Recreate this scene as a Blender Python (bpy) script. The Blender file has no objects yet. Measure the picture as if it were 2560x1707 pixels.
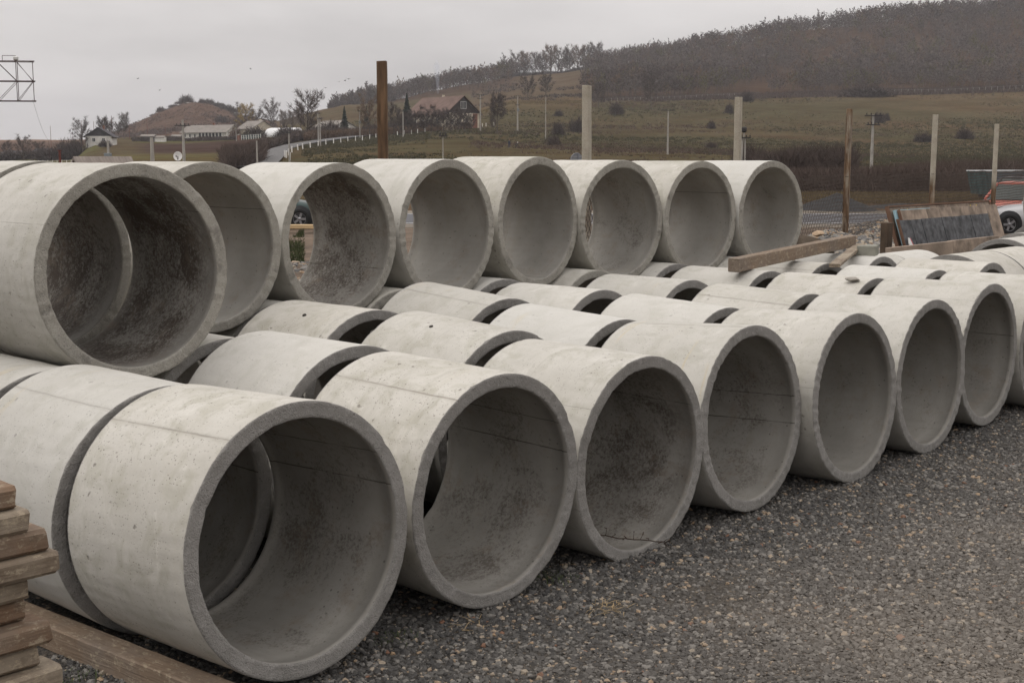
import bpy, math, random
import numpy as np
from mathutils import Vector, Matrix, Euler

SC = bpy.context.scene
COL = SC.collection
rnd = random.Random(7)

# ------------------------------------------------------------------ camera
FPX, PITCH, YAW, CAMH = 3252.0, 0.1400, 0.8240, 2.256      # focal length in pixels of a 2560 px frame
cd = bpy.data.cameras.new('camera')
cd.sensor_width = 36.0
cd.lens = FPX / 2560.0 * 36.0
cd.clip_start = 0.1
cd.clip_end = 9000
cam = bpy.data.objects.new('camera', cd)
COL.objects.link(cam)
cam.location = (0, 0, CAMH)
cam.rotation_euler = (math.pi / 2 - PITCH, 0, -YAW)
SC.camera = cam

# ------------------------------------------------------------------ sky, sun, exposure (overcast day)
SUN_EL, SUN_AZ = math.radians(58), math.radians(300)         # azimuth measured clockwise from +Y
W = bpy.data.worlds.new('World')
SC.world = W
W.use_nodes = True
wn, wl = W.node_tree.nodes, W.node_tree.links
wn.clear()
w_out = wn.new('ShaderNodeOutputWorld')
w_bg = wn.new('ShaderNodeBackground')
w_bg.inputs['Strength'].default_value = 0.12
sky = wn.new('ShaderNodeTexSky')
sky.sky_type = 'NISHITA'
sky.sun_disc = False
sky.sun_elevation = SUN_EL
sky.sun_rotation = SUN_AZ
sky.dust_density = 4.0
tc = wn.new('ShaderNodeTexCoord')
sep = wn.new('ShaderNodeSeparateXYZ')
wl.new(tc.outputs['Generated'], sep.inputs[0])
# an overcast sky: luminance (1 + 2 sin(elevation)) / 3 of the zenith
m1 = wn.new('ShaderNodeMath'); m1.operation = 'MAXIMUM'; m1.inputs[1].default_value = 0.0
wl.new(sep.outputs['Z'], m1.inputs[0])
m2 = wn.new('ShaderNodeMath'); m2.operation = 'MULTIPLY_ADD'; m2.inputs[1].default_value = 2.0; m2.inputs[2].default_value = 1.0
wl.new(m1.outputs[0], m2.inputs[0])
# cloud layer projected on a plane high above: softer, flatter bands towards the horizon
m3 = wn.new('ShaderNodeMath'); m3.operation = 'ADD'; m3.inputs[1].default_value = 0.16
wl.new(m1.outputs[0], m3.inputs[0])
vd = wn.new('ShaderNodeVectorMath'); vd.operation = 'DIVIDE'
cx = wn.new('ShaderNodeCombineXYZ')
wl.new(m3.outputs[0], cx.inputs[0]); wl.new(m3.outputs[0], cx.inputs[1]); cx.inputs[2].default_value = 1
wl.new(tc.outputs['Generated'], vd.inputs[0]); wl.new(cx.outputs[0], vd.inputs[1])
nz = wn.new('ShaderNodeTexNoise'); nz.inputs['Scale'].default_value = 0.75; nz.inputs['Detail'].default_value = 6; nz.inputs['Roughness'].default_value = 0.5
wl.new(vd.outputs[0], nz.inputs['Vector'])
mr = wn.new('ShaderNodeMapRange'); mr.inputs[1].default_value = 0.34; mr.inputs[2].default_value = 0.66; mr.inputs[3].default_value = 0.83; mr.inputs[4].default_value = 1.20
wl.new(nz.outputs['Fac'], mr.inputs[0])
m4 = wn.new('ShaderNodeMath'); m4.operation = 'MULTIPLY'
wl.new(m2.outputs[0], m4.inputs[0]); wl.new(mr.outputs[0], m4.inputs[1])
cl = wn.new('ShaderNodeVectorMath'); cl.operation = 'SCALE'; cl.inputs[0].default_value = (4.40, 4.21, 4.13)
wl.new(m4.outputs[0], cl.inputs['Scale'])
mx = wn.new('ShaderNodeMix'); mx.data_type = 'RGBA'; mx.inputs[0].default_value = 0.95
wl.new(sky.outputs[0], mx.inputs[6]); wl.new(cl.outputs[0], mx.inputs[7])
wl.new(mx.outputs[2], w_bg.inputs['Color'])
wl.new(w_bg.outputs[0], w_out.inputs['Surface'])

sd = bpy.data.lights.new('sun', 'SUN')
sd.energy = 0.95
sd.angle = math.radians(50)
sd.color = (1.0, 0.975, 0.935)
sun = bpy.data.objects.new('sun', sd)
COL.objects.link(sun)
sun.rotation_euler = (math.pi / 2 - SUN_EL, 0, math.pi - SUN_AZ)

SC.view_settings.view_transform = 'Standard'
SC.view_settings.look = 'None'
SC.view_settings.gamma = 1
SC.view_settings.exposure = 0.12
SC.view_settings.use_curve_mapping = False
SC.cycles.max_bounces = 8
SC.cycles.diffuse_bounces = 5
SC.cycles.volume_bounces = 0

# ------------------------------------------------------------------ surveying helpers: picture bearing + distance -> place
_fw = Vector((math.sin(YAW) * math.cos(PITCH), math.cos(YAW) * math.cos(PITCH), -math.sin(PITCH)))
_rv = Vector((math.cos(YAW), -math.sin(YAW), 0))
_up = _rv.cross(_fw)
_fh = Vector((math.sin(YAW), math.cos(YAW), 0))
CP, SP = math.cos(PITCH), math.sin(PITCH)

def zof(Y, d):
    v = (853.5 - Y) / FPX
    return CAMH + d * (v * CP - SP) / (CP + v * SP)

def place(X, d, Y=None, z=None):
    """point seen at column X (2560 px frame) and d metres away; height from row Y, or z, or the ground there"""
    if Y is not None: z = zof(Y, d)
    if z is None: z = ground_z(X, d)
    zc = d * CP - (z - CAMH) * SP
    return _rv * ((X - 1280) / FPX * zc) + _fh * d + Vector((0, 0, z))

def onz(X, Y, z):
    dr = _fw + _rv * ((X - 1280) / FPX) - _up * ((Y - 853.5) / FPX)
    t = (z - CAMH) / dr.z
    return Vector((0, 0, CAMH)) + dr * t

# ------------------------------------------------------------------ node material helper
def newmat(name):
    m = bpy.data.materials.new(name)
    m.use_nodes = True
    n = m.node_tree.nodes
    b = n['Principled BSDF']
    b.inputs['Specular IOR Level'].default_value = 0.25
    return m, n, m.node_tree.links, b

class G:
    """small wrapper for building node graphs"""
    def __init__(s, m): s.n = m.node_tree.nodes; s.l = m.node_tree.links
    def _set(s, sock, v):
        if v is None: return
        if hasattr(v, 'is_output'): s.l.new(v, sock)
        else: sock.default_value = v
    def math(s, op, a, b=None, c=None, clamp=False):
        k = s.n.new('ShaderNodeMath'); k.operation = op; k.use_clamp = clamp
        s._set(k.inputs[0], a); s._set(k.inputs[1], b)
        if c is not None: s._set(k.inputs[2], c)
        return k.outputs[0]
    def noise(s, vec, scale, detail=4, rough=0.55, dist=0.0):
        k = s.n.new('ShaderNodeTexNoise'); k.inputs['Scale'].default_value = scale
        k.inputs['Detail'].default_value = detail; k.inputs['Roughness'].default_value = rough; k.inputs['Distortion'].default_value = dist
        s._set(k.inputs['Vector'], vec); return k.outputs['Fac']
    def voro(s, vec, scale, feature='F1', rnd_=1.0):
        k = s.n.new('ShaderNodeTexVoronoi'); k.feature = feature; k.inputs['Scale'].default_value = scale
        k.inputs['Randomness'].default_value = rnd_
        s._set(k.inputs['Vector'], vec); return k
    def ramp(s, f, a, b, lo=0.0, hi=1.0):
        k = s.n.new('ShaderNodeMapRange'); k.inputs[1].default_value = a; k.inputs[2].default_value = b
        k.inputs[3].default_value = lo; k.inputs[4].default_value = hi
        s._set(k.inputs[0], f); return k.outputs[0]
    def mix(s, f, a, b, mode='MIX'):
        k = s.n.new('ShaderNodeMix'); k.data_type = 'RGBA'; k.blend_type = mode
        s._set(k.inputs[0], f)
        for q, v in ((6, a), (7, b)):
            if isinstance(v, tuple): v = v + (1.0,) if len(v) == 3 else v
            s._set(k.inputs[q], v)
        return k.outputs[2]
    def vec(s, op, a, b=None):
        k = s.n.new('ShaderNodeVectorMath'); k.operation = op
        s._set(k.inputs[0], a); s._set(k.inputs[1], b); return k.outputs[0]
    def coord(s, which='Object'):
        return s.n.new('ShaderNodeTexCoord').outputs[which]
    def geo(s, which='Position'):
        return s.n.new('ShaderNodeNewGeometry').outputs[which]
    def info(s, which='Random'):
        return s.n.new('ShaderNodeObjectInfo').outputs[which]
    def xyz(s, v):
        k = s.n.new('ShaderNodeSeparateXYZ'); s._set(k.inputs[0], v); return k.outputs
    def comb(s, x, y, z):
        k = s.n.new('ShaderNodeCombineXYZ')
        for q, v in enumerate((x, y, z)): s._set(k.inputs[q], v)
        return k.outputs[0]
    def attr(s, name, what='Fac'):
        k = s.n.new('ShaderNodeAttribute'); k.attribute_name = name; return k.outputs[what]
    def bump(s, h, strength, dist=0.01, normal=None):
        k = s.n.new('ShaderNodeBump'); k.inputs['Strength'].default_value = strength; k.inputs['Distance'].default_value = dist
        s._set(k.inputs['Height'], h)
        if normal is not None: s._set(k.inputs['Normal'], normal)
        return k.outputs[0]

def rvec(g, c):
    """object coordinates shifted by the object's own random number, so copies differ"""
    r = g.info('Random')
    return g.vec('ADD', c, g.comb(g.math('MULTIPLY', r, 37.0), g.math('MULTIPLY', r, 91.0), g.math('MULTIPLY', r, 13.0)))

def simple(name, col, rough=0.8, var=0.25, scale=3.0, bump=0.0, bscale=40.0, metal=0.0, space='Object', spec=0.25):
    m, n, l, b = newmat(name)
    g = G(m)
    c = g.coord('Object') if space == 'Object' else g.geo('Position')
    if space == 'Object': c = rvec(g, c)
    f = g.noise(c, scale, 5)
    lo = tuple(v * (1 - var) for v in col); hi = tuple(min(1, v * (1 + var)) for v in col)
    l.new(g.mix(g.ramp(f, 0.3, 0.7), lo, hi), b.inputs['Base Color'])
    b.inputs['Roughness'].default_value = rough
    b.inputs['Metallic'].default_value = metal
    b.inputs['Specular IOR Level'].default_value = spec
    if bump: l.new(g.bump(g.noise(c, bscale, 4), bump), b.inputs['Normal'])
    return m

# ------------------------------------------------------------------ mesh helpers
def link(ob, parent=None):
    COL.objects.link(ob)
    if parent is not None: ob.parent = parent
    return ob

def tag(o, label=None, cat=None, group=None, kind=None):
    if label: o['label'] = label
    if cat: o['category'] = cat
    if group: o['group'] = group
    if kind: o['kind'] = kind
    return o

def empty(name, loc=(0, 0, 0), rz=0.0):
    o = bpy.data.objects.new(name, None)
    o.empty_display_size = 0.3
    o.location = loc; o.rotation_euler = (0, 0, rz)
    return link(o)

class MB:
    """collects shapes into one mesh; several material slots"""
    def __init__(s): s.v = []; s.f = []; s.m = []; s.sm = []
    def add(s, vs, fs, mi=0, smooth=False, M=None):
        o = len(s.v)
        if M is not None: vs = [tuple(M @ Vector(v)) for v in vs]
        s.v += [tuple(v) for v in vs]
        for f in fs:
            s.f.append(tuple(i + o for i in f)); s.m.append(mi); s.sm.append(smooth)
    def box(s, c, size, M=None, mi=0, bev=0.0, jit=0.0, rn=None):
        hx, hy, hz = size[0] / 2, size[1] / 2, size[2] / 2
        if bev <= 0:
            vs = [(c[0] + a * hx, c[1] + b * hy, c[2] + d * hz) for a in (-1, 1) for b in (-1, 1) for d in (-1, 1)]
            fs = [(0, 1, 3, 2), (4, 6, 7, 5), (0, 4, 5, 1), (2, 3, 7, 6), (0, 2, 6, 4), (1, 5, 7, 3)]
        else:
            vs, idx = [], {}
            for a in (-1, 1):
                for b in (-1, 1):
                    for d in (-1, 1):
                        for ax in range(3):
                            e = [bev, bev, bev]; e[ax] = 0
                            idx[(a, b, d, ax)] = len(vs)
                            vs.append((c[0] + a * (hx - e[0]), c[1] + b * (hy - e[1]), c[2] + d * (hz - e[2])))
            fs = []
            for ax in range(3):
                for sg in (-1, 1):
                    oth = [q for q in range(3) if q != ax]
                    loop = []
                    for p, q in ((-1, -1), (1, -1), (1, 1), (-1, 1)):
                        k = [0, 0, 0]; k[ax] = sg; k[oth[0]] = p; k[oth[1]] = q
                        loop.append(idx[(k[0], k[1], k[2], ax)])
                    fs.append(tuple(loop if (sg > 0) == (ax != 1) else loop[::-1]))
            for ax in range(3):       # edge faces along axis ax
                oth = [q for q in range(3) if q != ax]
                for p in (-1, 1):
                    for q in (-1, 1):
                        k0 = [0, 0, 0]; k0[oth[0]] = p; k0[oth[1]] = q
                        ka, kb = list(k0), list(k0); ka[ax] = -1; kb[ax] = 1
                        fs.append((idx[(*ka, oth[0])], idx[(*kb, oth[0])], idx[(*kb, oth[1])], idx[(*ka, oth[1])]))
            for a in (-1, 1):
                for b in (-1, 1):
                    for d in (-1, 1):
                        fs.append((idx[(a, b, d, 0)], idx[(a, b, d, 1)], idx[(a, b, d, 2)]))
        if jit and rn: vs = [tuple(x + rn.uniform(-jit, jit) for x in v) for v in vs]
        s.add(vs, fs, mi, False, M)
    def tube(s, p0, p1, r0, r1=None, n=8, caps=True, mi=0, smooth=True):
        r1 = r0 if r1 is None else r1
        p0, p1 = Vector(p0), Vector(p1)
        d = (p1 - p0)
        if d.length < 1e-6: return
        d.normalize()
        a = d.cross(Vector((0, 0, 1)) if abs(d.z) < 0.95 else Vector((1, 0, 0))).normalized()
        b = d.cross(a)
        vs = []
        for p, r in ((p0, r0), (p1, r1)):
            for k in range(n):
                t = 2 * math.pi * k / n
                vs.append(p + (a * math.cos(t) + b * math.sin(t)) * r)
        fs = [(k, (k + 1) % n, n + (k + 1) % n, n + k) for k in range(n)]
        s.add(vs, fs, mi, smooth)
        if caps: s.add(vs, [tuple(range(n))[::-1], tuple(range(n, 2 * n))], mi, False)
    def lathe(s, prof, n=24, M=None, mi=0, smooth=True, close=False):
        """profile of (radius, height) turned round z"""
        vs = []
        for r, z in prof:
            for k in range(n):
                t = 2 * math.pi * k / n
                vs.append((r * math.cos(t), r * math.sin(t), z))
        fs = []
        m_ = len(prof)
        for i in range(m_ if close else m_ - 1):
            j = (i + 1) % m_
            for k in range(n):
                fs.append((i * n + k, i * n + (k + 1) % n, j * n + (k + 1) % n, j * n + k))
        s.add(vs, fs, mi, smooth, M)
    def build(s, name, mats, parent=None, loc=None, M=None, fix=True):
        me = bpy.data.meshes.new(name)
        me.from_pydata(s.v, [], s.f)
        if not isinstance(mats, (list, tuple)): mats = [mats]
        for m in mats: me.materials.append(m)
        me.polygons.foreach_set('material_index', s.m)
        me.polygons.foreach_set('use_smooth', s.sm)
        if fix and len(s.f) < 60000:
            import bmesh
            bm = bmesh.new(); bm.from_mesh(me)
            bmesh.ops.recalc_face_normals(bm, faces=bm.faces)
            bm.to_mesh(me); bm.free()
        me.update()
        o = bpy.data.objects.new(name, me)
        if M is not None: o.matrix_world = M
        if loc is not None: o.location = loc
        return link(o, parent)

def np_mesh(name, V, F, mat, smooth=False):
    """fast mesh from numpy arrays; F is (n,3) or (n,4)"""
    V = np.asarray(V, np.float32); F = np.asarray(F, np.int32)
    me = bpy.data.meshes.new(name)
    k = F.shape[1]
    me.vertices.add(len(V)); me.vertices.foreach_set('co', V.ravel())
    me.loops.add(F.size); me.loops.foreach_set('vertex_index', F.ravel())
    me.polygons.add(len(F)); me.polygons.foreach_set('loop_start', np.arange(0, F.size, k, dtype=np.int32))
    me.polygons.foreach_set('use_smooth', np.full(len(F), smooth))
    for m in (mat if isinstance(mat, (list, tuple)) else [mat]): me.materials.append(m)
    me.update(calc_edges=True)
    me.validate()
    return me

# ================================================================== CONCRETE PIPES
PR, PI_, PL = 0.597, 0.524, 0.92       # outer radius, bore radius, length

def seam_mask(g, c, which, width=0.0028):
    """1 on a mould line running along the pipe; which = angle in radians"""
    x, y, z = g.xyz(c)[:3]
    wob = g.math('MULTIPLY', g.math('SUBTRACT', g.noise(c, 9, 3), 0.5), 0.010)
    ca, sa = math.cos(which), math.sin(which)
    d = g.math('SUBTRACT', g.math('MULTIPLY', x, ca), g.math('MULTIPLY', z, sa))      # distance from the plane through the axis
    side = g.math('ADD', g.math('MULTIPLY', x, sa), g.math('MULTIPLY', z, ca))
    d = g.math('ABSOLUTE', g.math('ADD', d, wob))
    k = g.ramp(d, width, width * 2.2, 1.0, 0.0)
    k = g.math('MULTIPLY', k, g.math('GREATER_THAN', side, 0.0))
    return k

def mat_outer():
    m, n, l, b = newmat('cast_concrete_outside')
    g = G(m); oc = g.coord('Object'); c = rvec(g, oc)
    rn = g.info('Random')
    big = g.noise(c, 2.3, 5, 0.6); med = g.noise(c, 7.0, 5, 0.6, 0.6); fine = g.noise(c, 95, 3, 0.7)
    col = g.mix(g.ramp(big, 0.3, 0.7), (0.425, 0.405, 0.36), (0.53, 0.51, 0.465))
    col = g.mix(g.ramp(med, 0.48, 0.64, 0, 0.7), col, (0.36, 0.345, 0.285))
    # faint bands round the pipe left by the mould
    st = g.vec('MULTIPLY', c, (1.2, 14.0, 1.2))
    col = g.mix(g.ramp(g.noise(st, 1.0, 4), 0.55, 0.75, 0, 0.35), col, (0.47, 0.44, 0.37))
    pale = g.noise(g.vec('ADD', c, (5.0, 3.0, 9.0)), 4.0, 4, 0.6, 1.2)
    col = g.mix(g.ramp(pale, 0.58, 0.70, 0, 0.55), col, (0.60, 0.58, 0.53))
    # rusty-yellow run marks on some pipes only
    yb = g.vec('MULTIPLY', c, (1.0, 9.0, 1.0))
    ye = g.math('MULTIPLY', g.ramp(g.noise(yb, 1.4, 3), 0.64, 0.72), g.ramp(rn, 0.62, 0.7))
    col = g.mix(g.math('MULTIPLY', ye, 0.5), col, (0.50, 0.39, 0.19))
    col = g.mix(g.ramp(fine, 0.3, 0.7, 0.0, 0.22), col, (0.33, 0.31, 0.28))
    # pores: sparse large, many small
    hgt = None; pm = None
    for sc, thr, rad in ((17, 0.90, 0.22), (52, 0.90, 0.28), (105, 0.80, 0.34)):
        wv = g.vec('ADD', c, g.vec('MULTIPLY', g.comb(g.noise(c, sc * 1.6, 2), g.noise(c, sc * 1.9, 2), 0.0), (0.6 / sc, 0.6 / sc, 0)))
        v = g.voro(wv, sc)
        cr = g.xyz(v.outputs['Color'])[0]
        clus = g.ramp(g.noise(c, 3.5, 2), 0.35, 0.65, -0.10, 0.08)
        k = g.math('MULTIPLY', g.math('GREATER_THAN', g.math('ADD', cr, clus), thr), g.ramp(v.outputs['Distance'], rad * 0.5, rad, 1, 0))
        pm = k if pm is None else g.math('MAXIMUM', pm, k)
    col = g.mix(g.math('MULTIPLY', pm, 0.6), col, (0.11, 0.095, 0.08))
    sm = seam_mask(g, oc, 0.0)
    sm2 = seam_mask(g, oc, 2.75, 0.0016)
    s_all = g.math('MAXIMUM', sm, g.math('MULTIPLY', sm2, 0.6))
    s_all = g.math('MULTIPLY', s_all, g.ramp(g.noise(c, 5, 3), 0.30, 0.55, 0.25, 1.0))
    col = g.mix(g.math('MULTIPLY', s_all, 0.55), col, (0.16, 0.14, 0.115))
    # the mould halves leave slightly different skins beside the seam; ragged laitance band along it
    x_, y_, z_ = g.xyz(oc)[:3]
    half = g.ramp(g.math('ADD', x_, g.math('MULTIPLY', g.math('SUBTRACT', med, 0.5), 0.03)), -0.002, 0.002)
    col = g.mix(g.math('MULTIPLY', half, g.ramp(g.math('FRACT', g.math('MULTIPLY', rn, 5.3)), 0.3, 1.0, 0.0, 0.30)), col, (0.38, 0.365, 0.32))
    bandm = g.math('MULTIPLY', g.ramp(g.math('ABSOLUTE', g.math('ADD', x_, g.math('MULTIPLY', g.math('SUBTRACT', g.noise(c, 14, 4, .7), 0.5), 0.05))), 0.006, 0.022, 1, 0), g.math('GREATER_THAN', z_, 0.0))
    col = g.mix(g.math('MULTIPLY', bandm, 0.35), col, (0.31, 0.29, 0.25))
    # water runs: long soft streaks down the sides, more on some pipes than others
    wr = g.noise(g.vec('MULTIPLY', c, (0.9, 6.5, 0.9)), 2.6, 5, 0.65, 0.8)
    col = g.mix(g.math('MULTIPLY', g.ramp(wr, 0.54, 0.72), g.ramp(g.math('FRACT', g.math('MULTIPLY', rn, 11.7)), 0.2, 1.0, 0.05, 0.6)), col, (0.30, 0.285, 0.24))
    # per pipe tint
    col = g.mix(g.ramp(rn, 0, 1, 0.0, 0.45), col, (0.385, 0.38, 0.36))
    col = g.mix(g.ramp(g.math('FRACT', g.math('MULTIPLY', rn, 3.1)), 0.55, 1.0, 0.0, 0.36), col, (0.60, 0.59, 0.56))
    l.new(col, b.inputs['Base Color'])
    b.inputs['Roughness'].default_value = 0.88
    b.inputs['Specular IOR Level'].default_value = 0.2
    h = g.math('SUBTRACT', g.math('ADD', g.math('MULTIPLY', fine, 0.35), g.math('MULTIPLY', med, 0.5)), g.math('ADD', pm, g.math('MULTIPLY', s_all, 1.2)))
    l.new(g.bump(h, 0.45, 0.006), b.inputs['Normal'])
    return m

def mat_rim(name, lo, hi, chalk, stain):
    m, n, l, b = newmat(name)
    g = G(m); c = rvec(g, g.coord('Object'))
    big = g.noise(c, 3.0, 5, 0.6, 0.4); grain = g.noise(c, 150, 2, 0.8); mid = g.noise(c, 26, 4, 0.7)
    col = g.mix(g.ramp(big, 0.32, 0.68), lo, hi)
    col = g.mix(g.ramp(mid, 0.56, 0.70, 0, 0.55), col, chalk)
    col = g.mix(g.ramp(g.noise(c, 8.5, 5, 0.7), 0.55, 0.68, 0, stain), col, (0.13, 0.12, 0.105))
    gr = g.ramp(grain, 0.35, 0.65)
    col = g.mix(g.math('MULTIPLY', gr, 0.35), col, (0.16, 0.15, 0.14))
    v = g.voro(c, 62)
    pk = g.math('MULTIPLY', g.math('GREATER_THAN', g.xyz(v.outputs['Color'])[0], 0.86), g.ramp(v.outputs['Distance'], 0.15, 0.3, 1, 0))
    col = g.mix(g.math('MULTIPLY', pk, 0.6), col, (0.10, 0.09, 0.085))
    l.new(col, b.inputs['Base Color'])
    b.inputs['Roughness'].default_value = 0.92
    h = g.math('ADD', g.math('MULTIPLY', grain, 0.8), g.math('MULTIPLY', mid, 1.1))
    l.new(g.bump(h, 1.0, 0.012), b.inputs['Normal'])
    return m

def mat_inner():
    m, n, l, b = newmat('cast_concrete_bore')
    g = G(m); oc = g.coord('Object'); c = rvec(g, oc)
    dirt = g.n.new('ShaderNodeObjectInfo').outputs['Color']     # red channel: how dirty the bore is
    dr = g.xyz(dirt)[0]
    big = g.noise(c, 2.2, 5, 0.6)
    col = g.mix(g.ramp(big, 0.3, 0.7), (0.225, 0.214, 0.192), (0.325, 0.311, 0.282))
    st = g.vec('MULTIPLY', c, (1.0, 10.0, 1.0))
    col = g.mix(g.ramp(g.noise(st, 1.5, 4), 0.52, 0.72, 0, 0.4), col, (0.26, 0.245, 0.205))
    # brown-black algae: large patches broken up by fine speckle, clean near both ends
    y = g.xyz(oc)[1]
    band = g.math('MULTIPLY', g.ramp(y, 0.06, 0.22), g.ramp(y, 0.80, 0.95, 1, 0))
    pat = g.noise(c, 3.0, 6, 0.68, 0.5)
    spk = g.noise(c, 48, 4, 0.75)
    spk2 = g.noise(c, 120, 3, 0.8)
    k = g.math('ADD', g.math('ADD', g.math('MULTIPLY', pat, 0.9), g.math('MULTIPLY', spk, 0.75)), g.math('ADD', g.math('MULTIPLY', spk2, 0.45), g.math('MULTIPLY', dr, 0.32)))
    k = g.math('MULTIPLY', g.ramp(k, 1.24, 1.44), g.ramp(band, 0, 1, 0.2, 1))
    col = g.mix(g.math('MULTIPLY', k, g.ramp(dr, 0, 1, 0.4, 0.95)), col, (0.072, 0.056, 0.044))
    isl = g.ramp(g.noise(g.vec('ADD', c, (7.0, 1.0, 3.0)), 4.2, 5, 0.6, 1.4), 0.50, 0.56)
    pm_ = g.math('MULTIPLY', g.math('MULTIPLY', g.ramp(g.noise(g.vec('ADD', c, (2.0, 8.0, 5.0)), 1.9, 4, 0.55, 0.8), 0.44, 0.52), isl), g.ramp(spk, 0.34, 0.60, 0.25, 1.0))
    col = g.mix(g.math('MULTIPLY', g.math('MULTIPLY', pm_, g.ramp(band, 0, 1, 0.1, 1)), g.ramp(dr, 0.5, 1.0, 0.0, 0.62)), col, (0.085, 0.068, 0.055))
    k2 = g.ramp(g.math('ADD', g.noise(c, 5.5, 5, 0.7), g.math('MULTIPLY', spk, 0.3)), 0.70, 0.82, 0, 0.4)
    col = g.mix(k2, col, (0.22, 0.175, 0.135))
    sm = g.math('MAXIMUM', seam_mask(g, oc, 1.9, 0.0022), g.math('MAXIMUM', seam_mask(g, oc, 1.55, 0.0018), seam_mask(g, oc, 4.75, 0.0018)))
    sm = g.math('MULTIPLY', sm, g.ramp(g.noise(c, 4, 3), 0.35, 0.5, 0.2, 1.0))
    col = g.mix(g.math('MULTIPLY', sm, 0.8), col, (0.07, 0.06, 0.05))
    v = g.voro(c, 34)
    pk = g.math('MULTIPLY', g.math('GREATER_THAN', g.xyz(v.outputs['Color'])[0], 0.90), g.ramp(v.outputs['Distance'], 0.12, 0.26, 1, 0))
    col = g.mix(g.math('MULTIPLY', pk, 0.7), col, (0.09, 0.08, 0.07))
    l.new(col, b.inputs['Base Color'])
    b.inputs['Roughness'].default_value = 0.85
    l.new(g.bump(g.math('SUBTRACT', g.math('MULTIPLY', spk, 0.5), g.math('ADD', sm, pk)), 0.35, 0.005), b.inputs['Normal'])
    return m

M_OUT = mat_outer()
M_RIMD = mat_rim('broken_concrete_rim_grey', (0.25, 0.24, 0.222), (0.33, 0.317, 0.297), (0.45, 0.435, 0.41), 0.25)
M_RIML = mat_rim('weathered_concrete_rim_pale', (0.32, 0.303, 0.265), (0.42, 0.40, 0.35), (0.50, 0.48, 0.43), 0.6)
M_INN = mat_inner()

def pipe_mesh(seed, rim, R=PR, r=PI_, L=PL, seg=288):
    rs = np.random.RandomState(seed)
    th = np.arange(seg) / seg * 2 * np.pi
    def wave(nh, amp, base=3):
        s = np.zeros(seg)
        for _ in range(nh):
            k = rs.randint(base, base + 60); s += amp / math.sqrt(nh) * np.sin(k * th + rs.uniform(0, 6.28))
        return s
    def chips(n, dmin, dmax):
        s = np.zeros(seg)
        for _ in range(n):
            c = rs.randint(seg); w = rs.randint(1, 4); dep = rs.uniform(dmin, dmax)
            for k in range(-w, w + 1):
                s[(c + k) % seg] = max(s[(c + k) % seg], dep * (1 - abs(k) / (w + 1)) * rs.uniform(0.7, 1))
        return s
    def edge(n, a): return 0.0045 + np.abs(rs.normal(0, 0.0009, seg)) + chips(n, 0.003, a)
    oval = 1 + 0.004 * np.sin(2 * th + rs.uniform(0, 6))
    rings = []                                   # (radius[seg], y[seg], material)
    cf, cb, kf, kb = edge(11, 0.015), edge(8, 0.012), edge(10, 0.014), edge(8, 0.012)
    ends = wave(6, 0.0022, 1)                    # the cast end is not quite plane
    full = np.ones(seg)
    Ro = R * oval
    # outer skin from front to back
    ys = [0.030, 0.09, 0.2, 0.35, 0.5, 0.65, 0.8, 0.91, 0.97]
    rings.append((Ro - cf * 0.55, ends + 0.000 * full, 1))
    rings.append((Ro - cf * 0.10, ends + cf * 0.75, 0))
    rings.append((Ro, ends + cf * 1.3 + 0.004, 0))
    for y in ys: rings.append((Ro + wave(3, 0.0012, 2), y * L * full, 0))
    rings.append((Ro, (L - cb * 1.2 - 0.004), 0))
    rings.append((Ro - cb * 0.12, L - cb * 0.75, 1))
    rings.append((Ro - cb * 0.6, L * full, 1))
    for q in (0.25, 0.5, 0.75): rings.append(((Ro * (1 - q) + r * q), L - 0.0015 + wave(8, 0.0012), 1))
    rings.append((r + kb * 0.6, L * full, 1))
    rings.append((r + kb * 0.1, L - kb * 0.8, 2))
    lip = 0.0045 + 0.002 * np.sin(th + rs.uniform(0, 6))
    rings.append((r * full, L - 0.034 * full, 2))
    rings.append((r + lip, L - 0.038 * full, 2))
    for y in (0.9, 0.75, 0.6, 0.45, 0.3, 0.15): rings.append((r + lip + wave(3, 0.001, 2), y * L * full, 2))
    rings.append((r + lip, 0.040 * full, 2))
    rings.append((r * full, 0.036 * full, 2))
    rings.append((r + kf * 0.1, ends + kf * 0.8, 2))
    rings.append((r + kf * 0.6, ends + 0.0 * full, 1))
    for q in (0.8, 0.6, 0.4, 0.2): rings.append(((Ro * (1 - q) + r * q), ends + wave(10, 0.0012) + rs.normal(0, 0.0006, seg), 1))
    nr = len(rings)
    V = np.zeros((nr, seg, 3))
    for i, (rr, yy, _) in enumerate(rings):
        V[i, :, 0] = rr * np.sin(th); V[i, :, 2] = rr * np.cos(th); V[i, :, 1] = yy
    F, MI = [], []
    i0 = np.arange(seg); i1 = (i0 + 1) % seg
    for i in range(nr):
        j = (i + 1) % nr
        F.append(np.stack([i * seg + i0, i * seg + i1, j * seg + i1, j * seg + i0], -1))
        mi = rings[i][2] if rings[i][2] == rings[j][2] else (1 if 1 in (rings[i][2], rings[j][2]) else rings[i][2])
        MI.append(np.full(seg, mi))
    F = np.concatenate(F)[:, ::-1]; MI = np.concatenate(MI)
    me = np_mesh('concrete_pipe', V.reshape(-1, 3), F, [M_OUT, rim, M_INN], True)
    me.polygons.foreach_set('material_index', MI.astype(np.int32))
    me.update()
    return me

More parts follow.
